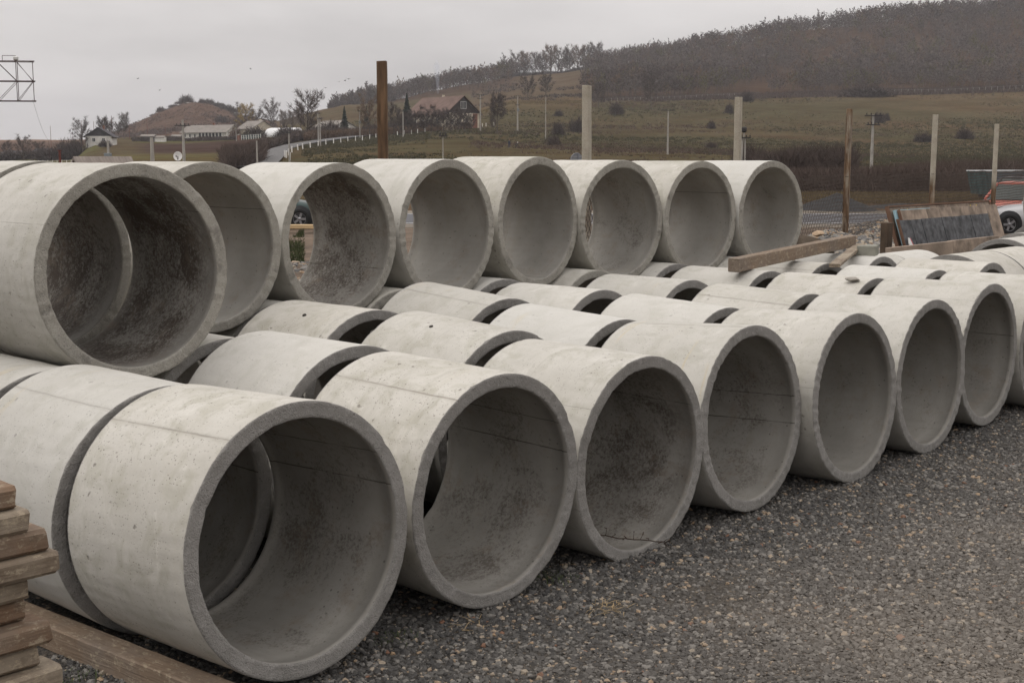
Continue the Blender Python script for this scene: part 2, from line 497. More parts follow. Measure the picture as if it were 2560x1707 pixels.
MESH_D = [pipe_mesh(11 + k, M_RIMD) for k in range(7)]
MESH_L = [pipe_mesh(51 + k, M_RIML) for k in range(5)]
_pc = [0]
def pipe(x, y, z, label, group, rot=0.0, yaw=0.0, tilt=0.0, dirt=0.4, pale=False, scale=1.0, base=0.0):
    """front end centre at x, y, z; bore runs away along +Y (yaw turns it about the vertical)"""
    _pc[0] += 1
    pool = MESH_L if pale else MESH_D
    o = bpy.data.objects.new('concrete_pipe', pool[_pc[0] % len(pool)])
    o.matrix_world = Matrix.Translation((x, y, z)) @ Matrix.Rotation(base + yaw, 4, 'Z') @ Matrix.Rotation(tilt, 4, 'X') @ Matrix.Rotation(rot, 4, 'Y') @ Matrix.Diagonal((scale, 1, scale, 1))
    link(o)
    o.color = (dirt, 0, 0, 1)
    tag(o, label, 'concrete pipe', group)
    return o

GA = 'concrete pipes in the front row on the gravel'
GB = 'concrete pipes lying in the rows behind the front row'
GT = 'big concrete pipes standing in the upper row'
ordn = ['leftmost', 'second', 'third', 'fourth', 'fifth', 'sixth', 'seventh', 'eighth', 'ninth']
# front row: x, y, z offset, turn of the seam, yaw, tilt, dirt
ROW_A = [
 (3.343, 4.300, 0.042, -0.62, -0.003, -0.040, 0.55, 'largest front pipe at bottom left, a timber beam lying along its left side'),
 (4.632, 4.367, 0.000, -0.55, -0.006, 0.020, 0.55, 'front row pipe with a long seam on top, second from the left'),
 (5.830, 4.372, -0.045, 2.6, 0.005, 0.013, 0.75, 'front row pipe with a dry twig lying on its bore, third from the left'),
 (7.026, 4.402, 0.012, -0.12, 0.012, -0.052, 0.55, 'front row pipe with a low seam across its bore, fourth from the left'),
 (8.229, 4.324, -0.010, 2.2, -0.006, -0.040, 0.35, 'front row pipe with a dark chipped patch in its bore, fifth from left'),
 (9.440, 4.332, -0.009, 1.9, 0.007, -0.011, 0.35, 'front row pipe with two thin seams in its bore, sixth from left'),
 (10.648, 4.391, 0.020, 2.9, 0.015, 0.0, 0.45, 'last fully visible front row pipe at the right, seventh from left'),
 (11.860, 4.380, 0.000, 2.4, 0.0, 0.0, 0.4, 'front row pipe cut by the right edge, only its body side showing')]
for i, (x, y, dz, rot, yaw, tilt, dirt, lab) in enumerate(ROW_A):
    pipe(x, y, 0.6 + dz, lab, GA, rot, yaw, tilt, dirt)
ROW_B = [
 (3.305, 5.275, 0.002, -0.50, 'pipe close behind the bottom left front pipe, same line, left of it', 0.0),
 (4.640, 5.475, 0.028, 1.2, 'second rank pipe with a dark rim behind the second front pipe', 0.0),
 (5.825, 5.43, 0.004, 2.0, 'second rank pipe with two small round marks, behind the third front pipe', 0.055),
 (7.030, 5.50, -0.040, 2.3, 'second rank pipe with a half dark stained end, behind the fourth front pipe', 0.045),
 (8.250, 5.45, -0.055, 2.2, 'second rank pipe with a crumbled rim behind the fifth front pipe', 0.045),
 (9.460, 5.44, -0.047, -0.5, 'second rank pipe with a seam and crumbly rim behind the sixth front pipe', 0.03),
 (10.670, 5.45, 0.000, 2.4, 'second rank pipe carrying a small broken concrete lump', 0.0),
 (11.880, 5.44, 0.000, 2.8, 'second rank pipe at the right with pale pitted back, eighth in its rank', 0.0),
 (13.080, 5.42, 0.000, 1.5, 'second rank pipe at the right frame edge, ninth in its rank', 0.0)]
for x, y, dz, rot, lab, tl in ROW_B:
    pipe(x, y, 0.6 + dz, lab, GB, rot, 0, tl, 0.5)
ROW_C = [
 (3.275, 6.29, -0.030, 0.9, 'third rank pipe at the left edge below the largest upper pipe', 0.0),
 (4.475, 6.46, -0.005, 1.0, 'third rank pipe just right below the largest upper pipe', 0.0),
 (5.765, 6.61, 0.045, 1.7, 'third rank pipe with one dark dot, below the gap of upper pipes two and three', 0.0),
 (7.000, 6.56, 0.030, -0.35, 'third rank pipe sloping towards the front, its rim hidden, below the fourth upper pipe', 0.07),
 (8.230, 6.62, -0.005, 2.6, 'third rank pipe with clean rim below the fifth upper pipe', 0.0),
 (9.440, 6.60, -0.005, 2.3, 'third rank pipe with an ochre drip on its rim below the sixth upper pipe', 0.0),
 (10.690, 6.56, 0.000, 2.7, 'third rank pipe whose left end passes under the seventh upper pipe', 0.0),
 (11.900, 6.63, 0.000, -0.45, 'third rank pipe with a seam, beneath the long timber beam', 0.0),
 (13.110, 6.64, 0.000, 2.1, 'third rank pipe in front of the concrete paving block', 0.0)]
for x, y, dz, rot, lab, tl in ROW_C:
    pipe(x, y, 0.6 + dz, lab, GB, rot, 0, tl, 0.5)
ROW_D = [(2.14, 7.62), (3.37, 7.62), (4.60, 7.66), (5.872, 7.74), (7.127, 7.80), (8.378, 7.85), (9.594, 7.80), (10.80, 7.72), (12.00, 7.68)]
for i, (x, y) in enumerate(ROW_D):
    lab = ['rearmost bottom pipe hidden under the upper row at the far left', 'rearmost bottom pipe under the two joined upper pipes',
           'rearmost bottom pipe under the second upper pipe, mostly hidden', 'rearmost bottom pipe with grey rim below the second upper pipe',
           'rearmost bottom pipe peeping out between upper pipes three and four', 'rearmost bottom pipe peeping out between upper pipes four and five',
           'rearmost bottom pipe with mottled rim between upper pipes five and six', 'rearmost bottom pipe between upper pipes six and seven',
           'rearmost bottom pipe under the last upper pipe, behind the beam'][i]
    pipe(x, y, 0.6, lab, GB, 1.3 + i, 0, 0, 0.5, pale=(i % 2 == 0))
# upper row
ROW_T = [
 (3.845, 6.380, -0.008, 2.45, -0.003, 1.0, 'largest upper pipe at the left, its dark stained bore showing a second pipe inside'),
 (3.832, 7.355, 0.000, 2.1, 0.07, 1.0, 'upper pipe joined behind the largest one, seen through its bore'),
 (5.241, 7.699, -0.005, 2.6, 0.004, 0.15, 'upper pipe half hidden behind the largest one, second in the upper row'),
 (6.506, 7.821, -0.015, 3.6, 0.050, 0.85, 'upper pipe open at the back, brown stained, third in the upper row'),
 (7.748, 7.902, 0.010, 1.9, 0.058, 0.1, 'clean grey upper pipe right of the see-through one, fourth in the row'),
 (9.008, 7.992, 0.030, 1.4, 0.060, 0.25, 'highest upper pipe in the middle with seams low in its bore'),
 (10.190, 7.944, -0.003, 1.7, -0.085, 0.45, 'upper pipe with a dark speckled band in its bore, sixth in the row'),
 (11.385, 7.834, -0.010, 2.6, -0.066, 0.15, 'upper pipe with an orange smear on top, seventh in the upper row'),
 (12.593, 7.726, -0.010, 1.9, -0.070, 0.3, 'last upper pipe at the right end with yellowish bore')]
for x, y, dz, rot, yaw, dirt, lab in ROW_T:
    pipe(x, y, 1.639 + dz, lab, GT, rot, yaw, 0, dirt, pale=True)
pipe(2.56, 7.62, 1.62, 'upper pipe at the left frame edge, only a sliver of its top showing', GT, 0.5, 0, 0, 0.5, pale=True)
# pipes turned a quarter at the far right: bore runs along +X
GR = 'concrete pipes turned sideways at the far right'
Q = -math.pi / 2
for x, y, z, sc, lab in (
    (13.88, 6.20, 0.60, 1.0, 'sideways pipe showing a flat dark arch of its end, right of the paving block'),
    (14.83, 6.20, 0.60, 1.0, 'sideways pipe joined behind the arch-ended one at the right frame edge'),
    (13.86, 7.45, 0.54, 0.94, 'sideways pipe beneath the paving block, near end hidden'),
    (14.80, 7.45, 0.54, 0.94, 'sideways pipe just below the leaning formwork panels, its far end rounding off'),
    (17.10, 6.95, 0.60, 1.0, 'sideways pipe with a grey rim in front of the panels, lower right of them'),
    (18.05, 6.95, 0.60, 1.0, 'sideways pipe joined behind, at the right frame edge'),
    (20.80, 7.85, 0.64, 1.03, 'sideways pipe with open bore at the right edge below the silver car')):
    pipe(x, y, z, lab, GR, 2.5 + x, 0, 0, 0.5, scale=sc, base=Q)
pe = onz(2556, 508, 1.62)
pipe(pe.x, pe.y - 0.60, 1.62, 'upper pipe at the right frame edge hiding the red car', GR, 0.3, 0, 0, 0.3, pale=True, base=Q)
pipe(pe.x - 0.0, pe.y + 0.0, 0.6, 'rear lower pipe carrying the upper pipe at the right frame edge', GR, 0.3, 0, 0, 0.3, base=Q)
pipe(pe.x + 0.02, pe.y - 1.21, 0.6, 'front lower pipe carrying the upper pipe at the right frame edge', GR, 1.3, 0, 0, 0.3, base=Q)

# ================================================================== GROUND OF THE YARD
def mat_gravel_base():
    m, n, l, b = newmat('packed_gravel')
    g = G(m); p = g.geo('Position')
    big = g.noise(p, 0.45, 5, 0.6, 0.5)
    v = g.voro(p, 55); v2 = g.voro(p, 130)
    cr = g.xyz(v.outputs['Color'])[0]
    stone = g.mix(g.ramp(cr, 0.2, 1.0), (0.032, 0.031, 0.030), (0.095, 0.088, 0.078))
    stone = g.mix(g.math('GREATER_THAN', g.xyz(v.outputs['Color'])[1], 0.93), stone, (0.30, 0.23, 0.16))
    fine = g.mix(g.xyz(v2.outputs['Color'])[0], (0.028, 0.025, 0.022), (0.115, 0.098, 0.08))
    col = g.mix(g.ramp(g.noise(p, 7, 4), 0.40, 0.6), stone, fine)
    col = g.mix(g.ramp(big, 0.56, 0.72, 0, 0.7), col, (0.105, 0.082, 0.062))      # packed mud patches
    col = g.mix(g.ramp(v.outputs['Distance'], 0.35, 0.75, 0, 0.65), col, (0.018, 0.017, 0.016))
    lane = g.ramp(g.math('ADD', g.xyz(p)[1], g.math('MULTIPLY', g.noise(p, 0.5, 4, 0.6), 4.2)), 6.3, 3.6)
    col = g.mix(g.math('MULTIPLY', lane, 0.55), col, g.mix(g.noise(p, 30, 4, 0.8), (0.085, 0.069, 0.054), (0.22, 0.182, 0.142)))
    l.new(col, b.inputs['Base Color'])
    b.inputs['Roughness'].default_value = 0.8
    h = g.math('ADD', g.math('MULTIPLY', v.outputs['Distance'], -1.0), g.math('MULTIPLY', v2.outputs['Distance'], -0.4))
    l.new(g.bump(h, 0.9, 0.012), b.inputs['Normal'])
    return m
M_GB = mat_gravel_base()

def mat_stone(name, tan=0.10, light=1.0):
    m, n, l, b = newmat(name)
    g = G(m); r = g.info('Random')
    p = g.geo('Position')
    big = g.noise(p, 0.5, 4, 0.6)
    w = g.n.new('ShaderNodeTexWhiteNoise'); w.noise_dimensions = '1D'; l.new(r, w.inputs['W'])
    col = g.mix(g.ramp(r, 0, 1), tuple(v * light for v in (0.045, 0.046, 0.048)), tuple(v * light for v in (0.135, 0.13, 0.122)))
    tint = g.mix(w.outputs['Value'], (0.34, 0.235, 0.145), (0.36, 0.32, 0.26))
    col = g.mix(g.math('GREATER_THAN', g.math('FRACT', g.math('MULTIPLY', r, 17.0)), 1 - tan), col, tint)
    col = g.mix(g.math('GREATER_THAN', g.math('FRACT', g.math('MULTIPLY', r, 53.0)), 0.80), col, (0.19, 0.18, 0.165))
    col = g.mix(g.math('GREATER_THAN', g.math('FRACT', g.math('MULTIPLY', r, 91.0)), 0.995), col, (0.20, 0.10, 0.06))
    lane = g.ramp(g.math('ADD', g.xyz(p)[1], g.math('MULTIPLY', big, 4.2)), 6.3, 3.6)      # the travelled part of the yard is paler and dustier
    col = g.mix(g.math('MULTIPLY', lane, 0.66), col, (0.215, 0.183, 0.148))
    col = g.mix(g.ramp(big, 0.4, 0.7, 0.0, 0.22), col, (0.10, 0.082, 0.064))
    col = g.mix(g.ramp(g.noise(g.coord('Object'), 2.2, 3), 0.35, 0.7, 0, 0.35), col, (0.07, 0.065, 0.06))
    l.new(col, b.inputs['Base Color'])
    b.inputs['Roughness'].default_value = 0.72
    return m
M_STONE = mat_stone('gravel_stone', 0.075, 0.70)
M_RUBBLE = mat_stone('pale_rubble_stone', 0.45, 1.5)

def scatter(name, pts_faces, mat, density, smin, smax, label, seed=0, flat=0.6, subdiv=1, basemat=None, tapered=None, base=True):
    """gravel: stones instanced over a sheet by a geometry-nodes tree that makes its own stones"""
    me = bpy.data.meshes.new(name)
    me.from_pydata(pts_faces[0], [], pts_faces[1])
    me.materials.append(basemat or mat)
    me.materials.append(mat)
    if tapered is not None:
        a = me.attributes.new('dens', 'FLOAT', 'POINT')
        a.data.foreach_set('value', [tapered(Vector(v)) for v in pts_faces[0]])
    o = link(bpy.data.objects.new(name, me))
    ng = bpy.data.node_groups.new(name + '_scatter', 'GeometryNodeTree')
    ng.interface.new_socket('Geometry', in_out='INPUT', socket_type='NodeSocketGeometry')
    ng.interface.new_socket('Geometry', in_out='OUTPUT', socket_type='NodeSocketGeometry')
    N, L = ng.nodes, ng.links
    gi, go = N.new('NodeGroupInput'), N.new('NodeGroupOutput')
    dp = N.new('GeometryNodeDistributePointsOnFaces'); dp.distribute_method = 'RANDOM'; dp.inputs['Seed'].default_value = seed
    L.new(gi.outputs[0], dp.inputs['Mesh'])
    if tapered is not None:
        na = N.new('GeometryNodeInputNamedAttribute'); na.data_type = 'FLOAT'; na.inputs['Name'].default_value = 'dens'
        mm = N.new('ShaderNodeMath'); mm.operation = 'MULTIPLY'; mm.inputs[1].default_value = density
        L.new(na.outputs['Attribute'], mm.inputs[0]); L.new(mm.outputs[0], dp.inputs['Density'])
    else:
        dp.inputs['Density'].default_value = density
    # five differently broken stones
    jn = N.new('GeometryNodeJoinGeometry')
    gti = N.new('GeometryNodeGeometryToInstance')
    for k in range(6):
        ic = N.new('GeometryNodeMeshIcoSphere'); ic.inputs['Radius'].default_value = 1.0; ic.inputs['Subdivisions'].default_value = subdiv
        sp = N.new('GeometryNodeSetPosition')
        ps = N.new('GeometryNodeInputPosition')
        nt = N.new('ShaderNodeTexNoise'); nt.inputs['Scale'].default_value = 0.9; nt.noise_dimensions = '4D'; nt.inputs['W'].default_value = k * 7.3 + seed
        L.new(ps.outputs[0], nt.inputs['Vector'])
        sb = N.new('ShaderNodeVectorMath'); sb.operation = 'SUBTRACT'; sb.inputs[1].default_value = (0.5, 0.5, 0.5)
        L.new(nt.outputs['Color'], sb.inputs[0])
        ml = N.new('ShaderNodeVectorMath'); ml.operation = 'MULTIPLY'; ml.inputs[1].default_value = (2.4, 2.4, 1.8)
        L.new(sb.outputs[0], ml.inputs[0])
        L.new(ic.outputs['Mesh'], sp.inputs['Geometry']); L.new(ml.outputs[0], sp.inputs['Offset'])
        tr = N.new('GeometryNodeTransform'); tr.inputs['Scale'].default_value = (1, 0.62 + 0.07 * k, flat * (0.8 + 0.08 * k))
        L.new(sp.outputs[0], tr.inputs['Geometry'])
        sm = N.new('GeometryNodeSetMaterial'); sm.inputs['Material'].default_value = mat
        L.new(tr.outputs[0], sm.inputs['Geometry'])
        gx = N.new('GeometryNodeGeometryToInstance')
        L.new(sm.outputs[0], gx.inputs[0]); L.new(gx.outputs[0], jn.inputs[0])
    ip = N.new('GeometryNodeInstanceOnPoints'); ip.inputs['Pick Instance'].default_value = True
    ri = N.new('FunctionNodeRandomValue'); ri.data_type = 'INT'
    [s for s in ri.inputs if s.name == 'Max' and s.type == 'INT'][0].default_value = 5
    L.new([s for s in ri.outputs if s.type == 'INT'][0], ip.inputs['Instance Index'])
    rr = N.new('FunctionNodeRandomValue'); rr.data_type = 'FLOAT_VECTOR'
    vmin = [s for s in rr.inputs if s.type == 'VECTOR'][0]; vmax = [s for s in rr.inputs if s.type == 'VECTOR'][1]
    vmin.default_value = (-0.45, -0.45, 0); vmax.default_value = (0.45, 0.45, 6.28)
    L.new([s for s in rr.outputs if s.type == 'VECTOR'][0], ip.inputs['Rotation'])
    rs = N.new('FunctionNodeRandomValue'); rs.data_type = 'FLOAT'
    fl = [s for s in rs.inputs if s.type == 'VALUE']
    fl[0].default_value = 0.0; fl[1].default_value = 1.0
    pw = N.new('ShaderNodeMath'); pw.operation = 'POWER'; pw.inputs[1].default_value = 2.6
    L.new([s for s in rs.outputs if s.type == 'VALUE'][0], pw.inputs[0])
    mrg = N.new('ShaderNodeMapRange'); mrg.inputs[3].default_value = smin; mrg.inputs[4].default_value = smax
    L.new(pw.outputs[0], mrg.inputs[0])
    L.new(mrg.outputs[0], ip.inputs['Scale'])
    L.new(dp.outputs['Points'], ip.inputs['Points']); L.new(jn.outputs[0], ip.inputs['Instance'])
    j2 = N.new('GeometryNodeJoinGeometry')
    if base: L.new(gi.outputs[0], j2.inputs[0])
    L.new(ip.outputs[0], j2.inputs[0])
    L.new(j2.outputs[0], go.inputs[0])
    md = o.modifiers.new('scatter', 'NODES'); md.node_group = ng
    tag(o, label, 'gravel', kind='stuff')
    return o

def grid(x0, x1, y0, y1, nx, ny, z=0.0, fz=None):
    vs = [(x0 + (x1 - x0) * i / nx, y0 + (y1 - y0) * j / ny) for j in range(ny + 1) for i in range(nx + 1)]
    vs = [(x, y, (fz(x, y) if fz else z)) for x, y in vs]
    fs = [(j * (nx + 1) + i, j * (nx + 1) + i + 1, (j + 1) * (nx + 1) + i + 1, (j + 1) * (nx + 1) + i) for j in range(ny) for i in range(nx)]
    return vs, fs
yard_v, yard_f = grid(-14, 34, -16, 9.2, 48, 26, 0.0)
me = bpy.data.meshes.new('yard'); me.from_pydata(yard_v, [], yard_f); me.materials.append(M_GB)
tag(link(bpy.data.objects.new('yard_ground', me)), 'packed dark gravel ground of the storage yard', kind='structure')
def fbm_(x, y):
    return (math.sin(x * 1.3 + 0.7 * math.sin(y * 1.9)) + math.sin(y * 1.7 - x * 0.6 + 2.0) + 0.6 * math.sin(x * 3.1 + y * 2.3 + 1.0) + 0.4 * math.sin(5.3 * x - 4.1 * y)) / 2.4
def dens(v):
    d = (_fh.x * v.x + _fh.y * v.y)
    lat = abs(_rv.x * v.x + _rv.y * v.y)
    if d < 3.3 or lat > 0.42 * d + 0.6: return 0.0
    a = np.array
    mud = float(fbm_(v.x / 1.1, v.y / 0.8))
    k = 1.0 if mud < 0.45 else max(0.12, 1 - (mud - 0.45) * 2.2)          # silted patches show fewer stones
    return max(0.14, min(1.0, (7.0 / d) ** 1.5)) * (k if v.y < 3.9 else 1.0)
gv, gf = grid(1.5, 24, -2.5, 5.4, 150, 60, 0.002)
scatter('gravel', (gv, gf), M_STONE, 5600, 0.005, 0.022, 'loose dark grey gravel with scattered tan pebbles', 3, basemat=M_GB, tapered=dens)
def dens2(v): return dens(v)
scatter('coarse_pebbles', ([(x, y, 0.004) for x, y, z in gv], gf), mat_stone('coarse_pebble', 0.30, 0.8), 55, 0.011, 0.024, 'larger tan and grey pebbles lying on the gravel', 9, subdiv=2, tapered=dens2, base=False)

# ================================================================== TIMBER, BLOCK, STONES ON THE PIPES
def mat_wood(name, a, b_, grey, rough=0.8):
    m, n, l, b = newmat(name)
    g = G(m); oc = g.coord('Object'); c = rvec(g, oc)
    gr = g.vec('MULTIPLY', c, (1.2, 22.0, 22.0))
    f = g.noise(gr, 1.6, 6, 0.65, 0.4)
    col = g.mix(g.ramp(f, 0.35, 0.65), a, b_)
    col = g.mix(g.ramp(g.noise(c, 2.5, 5, 0.65), 0.42, 0.62, 0, 0.8), col, grey)
    blot = g.noise(c, 9, 5, 0.7)
    col = g.mix(g.ramp(blot, 0.56, 0.70, 0, 0.6), col, (0.09, 0.065, 0.045))
    col = g.mix(g.ramp(g.noise(g.vec('MULTIPLY', c, (0.6, 1, 1)), 30, 5, 0.8), 0.54, 0.62, 0, 0.6), col, (0.38, 0.32, 0.23))
    gf = g.noise(g.vec('MULTIPLY', c, (3.0, 90.0, 90.0)), 1.0, 4, 0.6)
    col = g.mix(g.ramp(gf, 0.55, 0.75, 0, 0.45), col, (0.08, 0.06, 0.045))
    l.new(col, b.inputs['Base Color'])
    b.inputs['Roughness'].default_value = rough
    l.new(g.bump(g.math('ADD', gf, g.math('MULTIPLY', blot, 1.5)), 0.6, 0.006), b.inputs['Normal'])
    return m
M_W1 = mat_wood('old_timber_reddish', (0.13, 0.082, 0.052), (0.21, 0.138, 0.09), (0.185, 0.145, 0.11))
M_W2 = mat_wood('old_timber_grey', (0.145, 0.11, 0.078), (0.22, 0.175, 0.13), (0.30, 0.255, 0.195))
M_W3 = mat_wood('weathered_beam', (0.165, 0.118, 0.082), (0.235, 0.175, 0.125), (0.175, 0.142, 0.115))

def beam_mesh(L, wd, ht, mat, seed, rb=0.006, end_wear=0.012):
    """squared timber along +X from x=0, slightly bowed, with rounded worn arrises"""
    rs = random.Random(seed)
    nx = 14; prof = []
    k = rb
    hy, hz = wd / 2, ht / 2
    prof = [(-hy + k, -hz), (hy - k, -hz), (hy, -hz + k), (hy, hz - k), (hy - k, hz), (-hy + k, hz), (-hy, hz - k), (-hy, -hz + k)]
    xs = [0, 0.006] + [L * i / nx for i in range(1, nx)] + [L - 0.006, L]
    mb = MB(); vs = []
    bow = rs.uniform(-0.006, 0.006)
    for i, x in enumerate(xs):
        sh = 1 - (end_wear if i in (0, len(xs) - 1) else 0) * 3
        for y, z in prof:
            vs.append((x + (rs.uniform(-end_wear, end_wear) * 0.4 if i in (0, len(xs) - 1) else 0), y * sh + rs.uniform(-0.0012, 0.0012), z * sh + bow * math.sin(math.pi * x / L) + rs.uniform(-0.0012, 0.0012)))
    fs = []
    for i in range(len(xs) - 1):
        for q in range(8):
            fs.append((i * 8 + q, i * 8 + (q + 1) % 8, (i + 1) * 8 + (q + 1) % 8, (i + 1) * 8 + q))
    fs.append(tuple(range(8))[::-1]); fs.append(tuple((len(xs) - 1) * 8 + q for q in range(8)))
    mb.add(vs, fs)
    return mb

def put_beam(name, p0, p1, wd, ht, mat, label, cat, group=None, seed=1, roll=0.0, **k):
    p0, p1 = Vector(p0), Vector(p1)
    d = p1 - p0; L = d.length
    o = beam_mesh(L, wd, ht, mat, seed, **k).build(name, mat)
    q = d.to_track_quat('X', 'Z')
    o.matrix_world = Matrix.Translation(p0) @ q.to_matrix().to_4x4() @ Matrix.Rotation(roll, 4, 'X')
    tag(o, label, cat, group)
    return o

# lumber stack at bottom left: ends line up only roughly
stack = [(2.00, M_W1, 'topmost reddish timber of the stack at bottom left'), (2.022, M_W2, 'second timber from the top, grey flaking, bottom left stack'),
         (2.09, M_W1, 'third timber from the top of the stack, reddish with pale upper face'), (2.112, M_W2, 'fourth timber from the top, grey flaking, reaching farthest right'),
         (2.030, M_W2, 'fifth timber from the top, short grey-brown end'), (2.028, M_W1, 'sixth timber from the top, set back in shadow'),
         (2.080, M_W1, 'seventh timber from the top, orange-brown end'), (2.050, M_W2, 'eighth timber from the top, dull grey-brown'),
         (2.105, M_W2, 'ninth timber from the top, grey, at the bottom edge of the photo'), (2.06, M_W1, 'tenth timber from the top, below the frame'),
         (2.03, M_W2, 'eleventh timber from the top, below the frame'), (2.08, M_W1, 'twelfth timber from the top, below the frame'),
         (2.02, M_W2, 'thirteenth timber from the top, below the frame'), (2.07, M_W2, 'fourteenth timber from the top, resting near the ground'),
         (2.04, M_W1, 'lowest timber of the stack, on the gravel')]
zt = 1.192; th_ = zt / len(stack)
for i, (xe, m, lab) in enumerate(stack):
    z = zt - th_ * (i + 0.5)
    yo = (0.03, 0.0, 0.005, -0.012, 0.035, 0.06, 0.0, 0.03, -0.01)[i] if i < 9 else rnd.uniform(0, 0.04)
    hh = th_ * (1.0 if i != 5 else 0.94)
    put_beam('timber', (xe - 0.05, 4.07 + yo, z), (xe - 2.15, 4.07 + yo + rnd.uniform(-0.02, 0.02), z), 0.15, hh - 0.003, m, lab, 'timber', 'timbers stacked at the bottom left', seed=20 + i, rb=0.013, end_wear=0.02)
for i in range(5):          # second file of the stack, just seen on top of the third timber
    z = zt - th_ * (2 + 2.6 * i + 0.5)
    put_beam('timber', (1.95 + 0.03 * i, 4.245, z), (-0.1, 4.245, z), 0.15, th_ - 0.003, M_W2,
             ['timber behind the third one of the stack, top face showing', 'rear file timber in the middle of the stack', 'rear file timber low in the stack', 'rear file timber near the bottom of the stack', 'rear file lowest timber of the stack'][i], 'timber', 'timbers stacked at the bottom left', seed=50 + i, rb=0.009)
for x, wh in ((0.35, 'left'), (1.6, 'right')):
    put_beam('timber', (x, 4.245, 0.0 + 0.05), (x, 4.325, 0.05), 0.1, 0.1, M_W2, 'short timber block under the %s end of the stack rear file' % wh, 'timber', seed=77)

# beam lying beside the first front pipe
put_beam('timber_beam', (2.915, 4.290, 0.060), (2.80, 6.10, 0.060), 0.13, 0.118, M_W3, 'grey-brown timber beam on the gravel along the bottom left pipe', 'timber beam', seed=3)
# long beam and short plank on top of the pipes
put_beam('timber_beam', (10.33, 6.735, 1.262), (13.52, 7.245, 1.322), 0.115, 0.128, M_W3, 'long weathered timber beam lying across the pipes before the last upper pipe', 'timber beam', seed=5)
put_beam('plank', onz(2086, 664, 1.20), onz(2150, 612, 1.27), 0.11, 0.035, M_W2, 'short plank under the right end of the long beam', 'plank', seed=6)

M_BLOCK = simple('paving_block_concrete', (0.23, 0.225, 0.19), 0.9, 0.2, 6, 0.4, 60)
def paving_block():
    mb = MB()
    # interlocking outline, extruded
    ol = [(-0.15, -0.10), (0.0 - 0.02, -0.10), (0.02, -0.065), (0.15, -0.065), (0.15, 0.065), (0.02, 0.065), (-0.02, 0.10), (-0.15, 0.10)]
    n_ = len(ol)
    vs = [(x, y, 0) for x, y in ol] + [(x, y, 0.098) for x, y in ol] + [(x * 0.965, y * 0.93, 0.106) for x, y in ol]
    fs = [tuple(range(n_))[::-1]] + [(k, (k + 1) % n_, n_ + (k + 1) % n_, n_ + k) for k in range(n_)] + [(n_ + k, n_ + (k + 1) % n_, 2 * n_ + (k + 1) % n_, 2 * n_ + k) for k in range(n_)] + [tuple(range(2 * n_, 3 * n_))]
    mb.add(vs, fs)
    o = mb.build('paving_block', M_BLOCK)
    o.location = (13.22, 6.86, 1.198); o.rotation_euler = (0, 0, 0.22)
    tag(o, 'grey interlocking concrete paving block resting on top of a pipe', 'paving block')
paving_block()

def rough_stone(name, loc, size, mat, label, cat, seed=0, flat=0.6, group=None):
    import bmesh
    bm = bmesh.new(); bmesh.ops.create_icosphere(bm, subdivisions=3, radius=1.0)
    rs = random.Random(seed)
    offs = [(Vector((rs.uniform(-1, 1), rs.uniform(-1, 1), rs.uniform(-1, 1))).normalized(), rs.uniform(0.55, 0.9)) for _ in range(14)]
    for v in bm.verts:
        for nrm, dd in offs:
            q = v.co.dot(nrm)
            if q > dd: v.co -= nrm * (q - dd) * 0.9
        v.co.x *= size[0]; v.co.y *= size[1]; v.co.z *= size[2]
    me = bpy.data.meshes.new(name); bm.to_mesh(me); bm.free(); me.materials.append(mat)
    o = link(bpy.data.objects.new(name, me)); o.location = loc; o.rotation_euler = (0, 0, rs.uniform(0, 6))
    tag(o, label, cat, group)
    return o
M_LUMP = simple('broken_concrete_lump', (0.27, 0.25, 0.22), 0.95, 0.4, 14, 0.8, 70)
rough_stone('concrete_lump', (10.47, 5.58, 1.195), (0.075, 0.045, 0.022), M_LUMP, 'small broken concrete crumb lying on a second rank pipe', 'rubble', 3)
M_DOT = simple('dark_cork', (0.05, 0.045, 0.04), 0.9, 0.3)
for i, (X, Y) in enumerate(((930.5, 830.5), (1078, 817), (761, 788))):
    p = onz(X, Y, 1.17)
    # round lifting-hole plugs on the pipe backs
    mb = MB(); mb.lathe([(0.0, 0.008), (0.012, 0.007), (0.015, 0.0), (0.015, -0.02)], 14)
    xc = (5.835, 5.835, 5.765)[i]; yy = p.y
    # ray with the cylinder of radius PR about (xc, 0.6+dz)
    zc = 0.6 + (0.045, 0.035, 0.045)[i]
    dr = _fw + _rv * ((X - 1280) / FPX) - _up * ((Y - 853.5) / FPX); o0 = Vector((0, 0, CAMH))
    A = dr.x ** 2 + dr.z ** 2; B = 2 * (dr.x * (o0.x - xc) + dr.z * (o0.z - zc)); Cc = (o0.x - xc) ** 2 + (o0.z - zc) ** 2 - PR ** 2
    t = (-B - math.sqrt(max(0, B * B - 4 * A * Cc))) / (2 * A); p = o0 + dr * t
    nrm = Vector((p.x - xc, 0, p.z - zc)).normalized()
    o = mb.build('lifting_plug', M_DOT)
    o.matrix_world = Matrix.Translation(p) @ nrm.to_track_quat('Z', 'Y').to_matrix().to_4x4()
    tag(o, ['small dark round plug low on the dotted second rank pipe', 'small dark round plug higher on the dotted second rank pipe', 'small dark round plug on the third rank pipe'][i], 'plug')

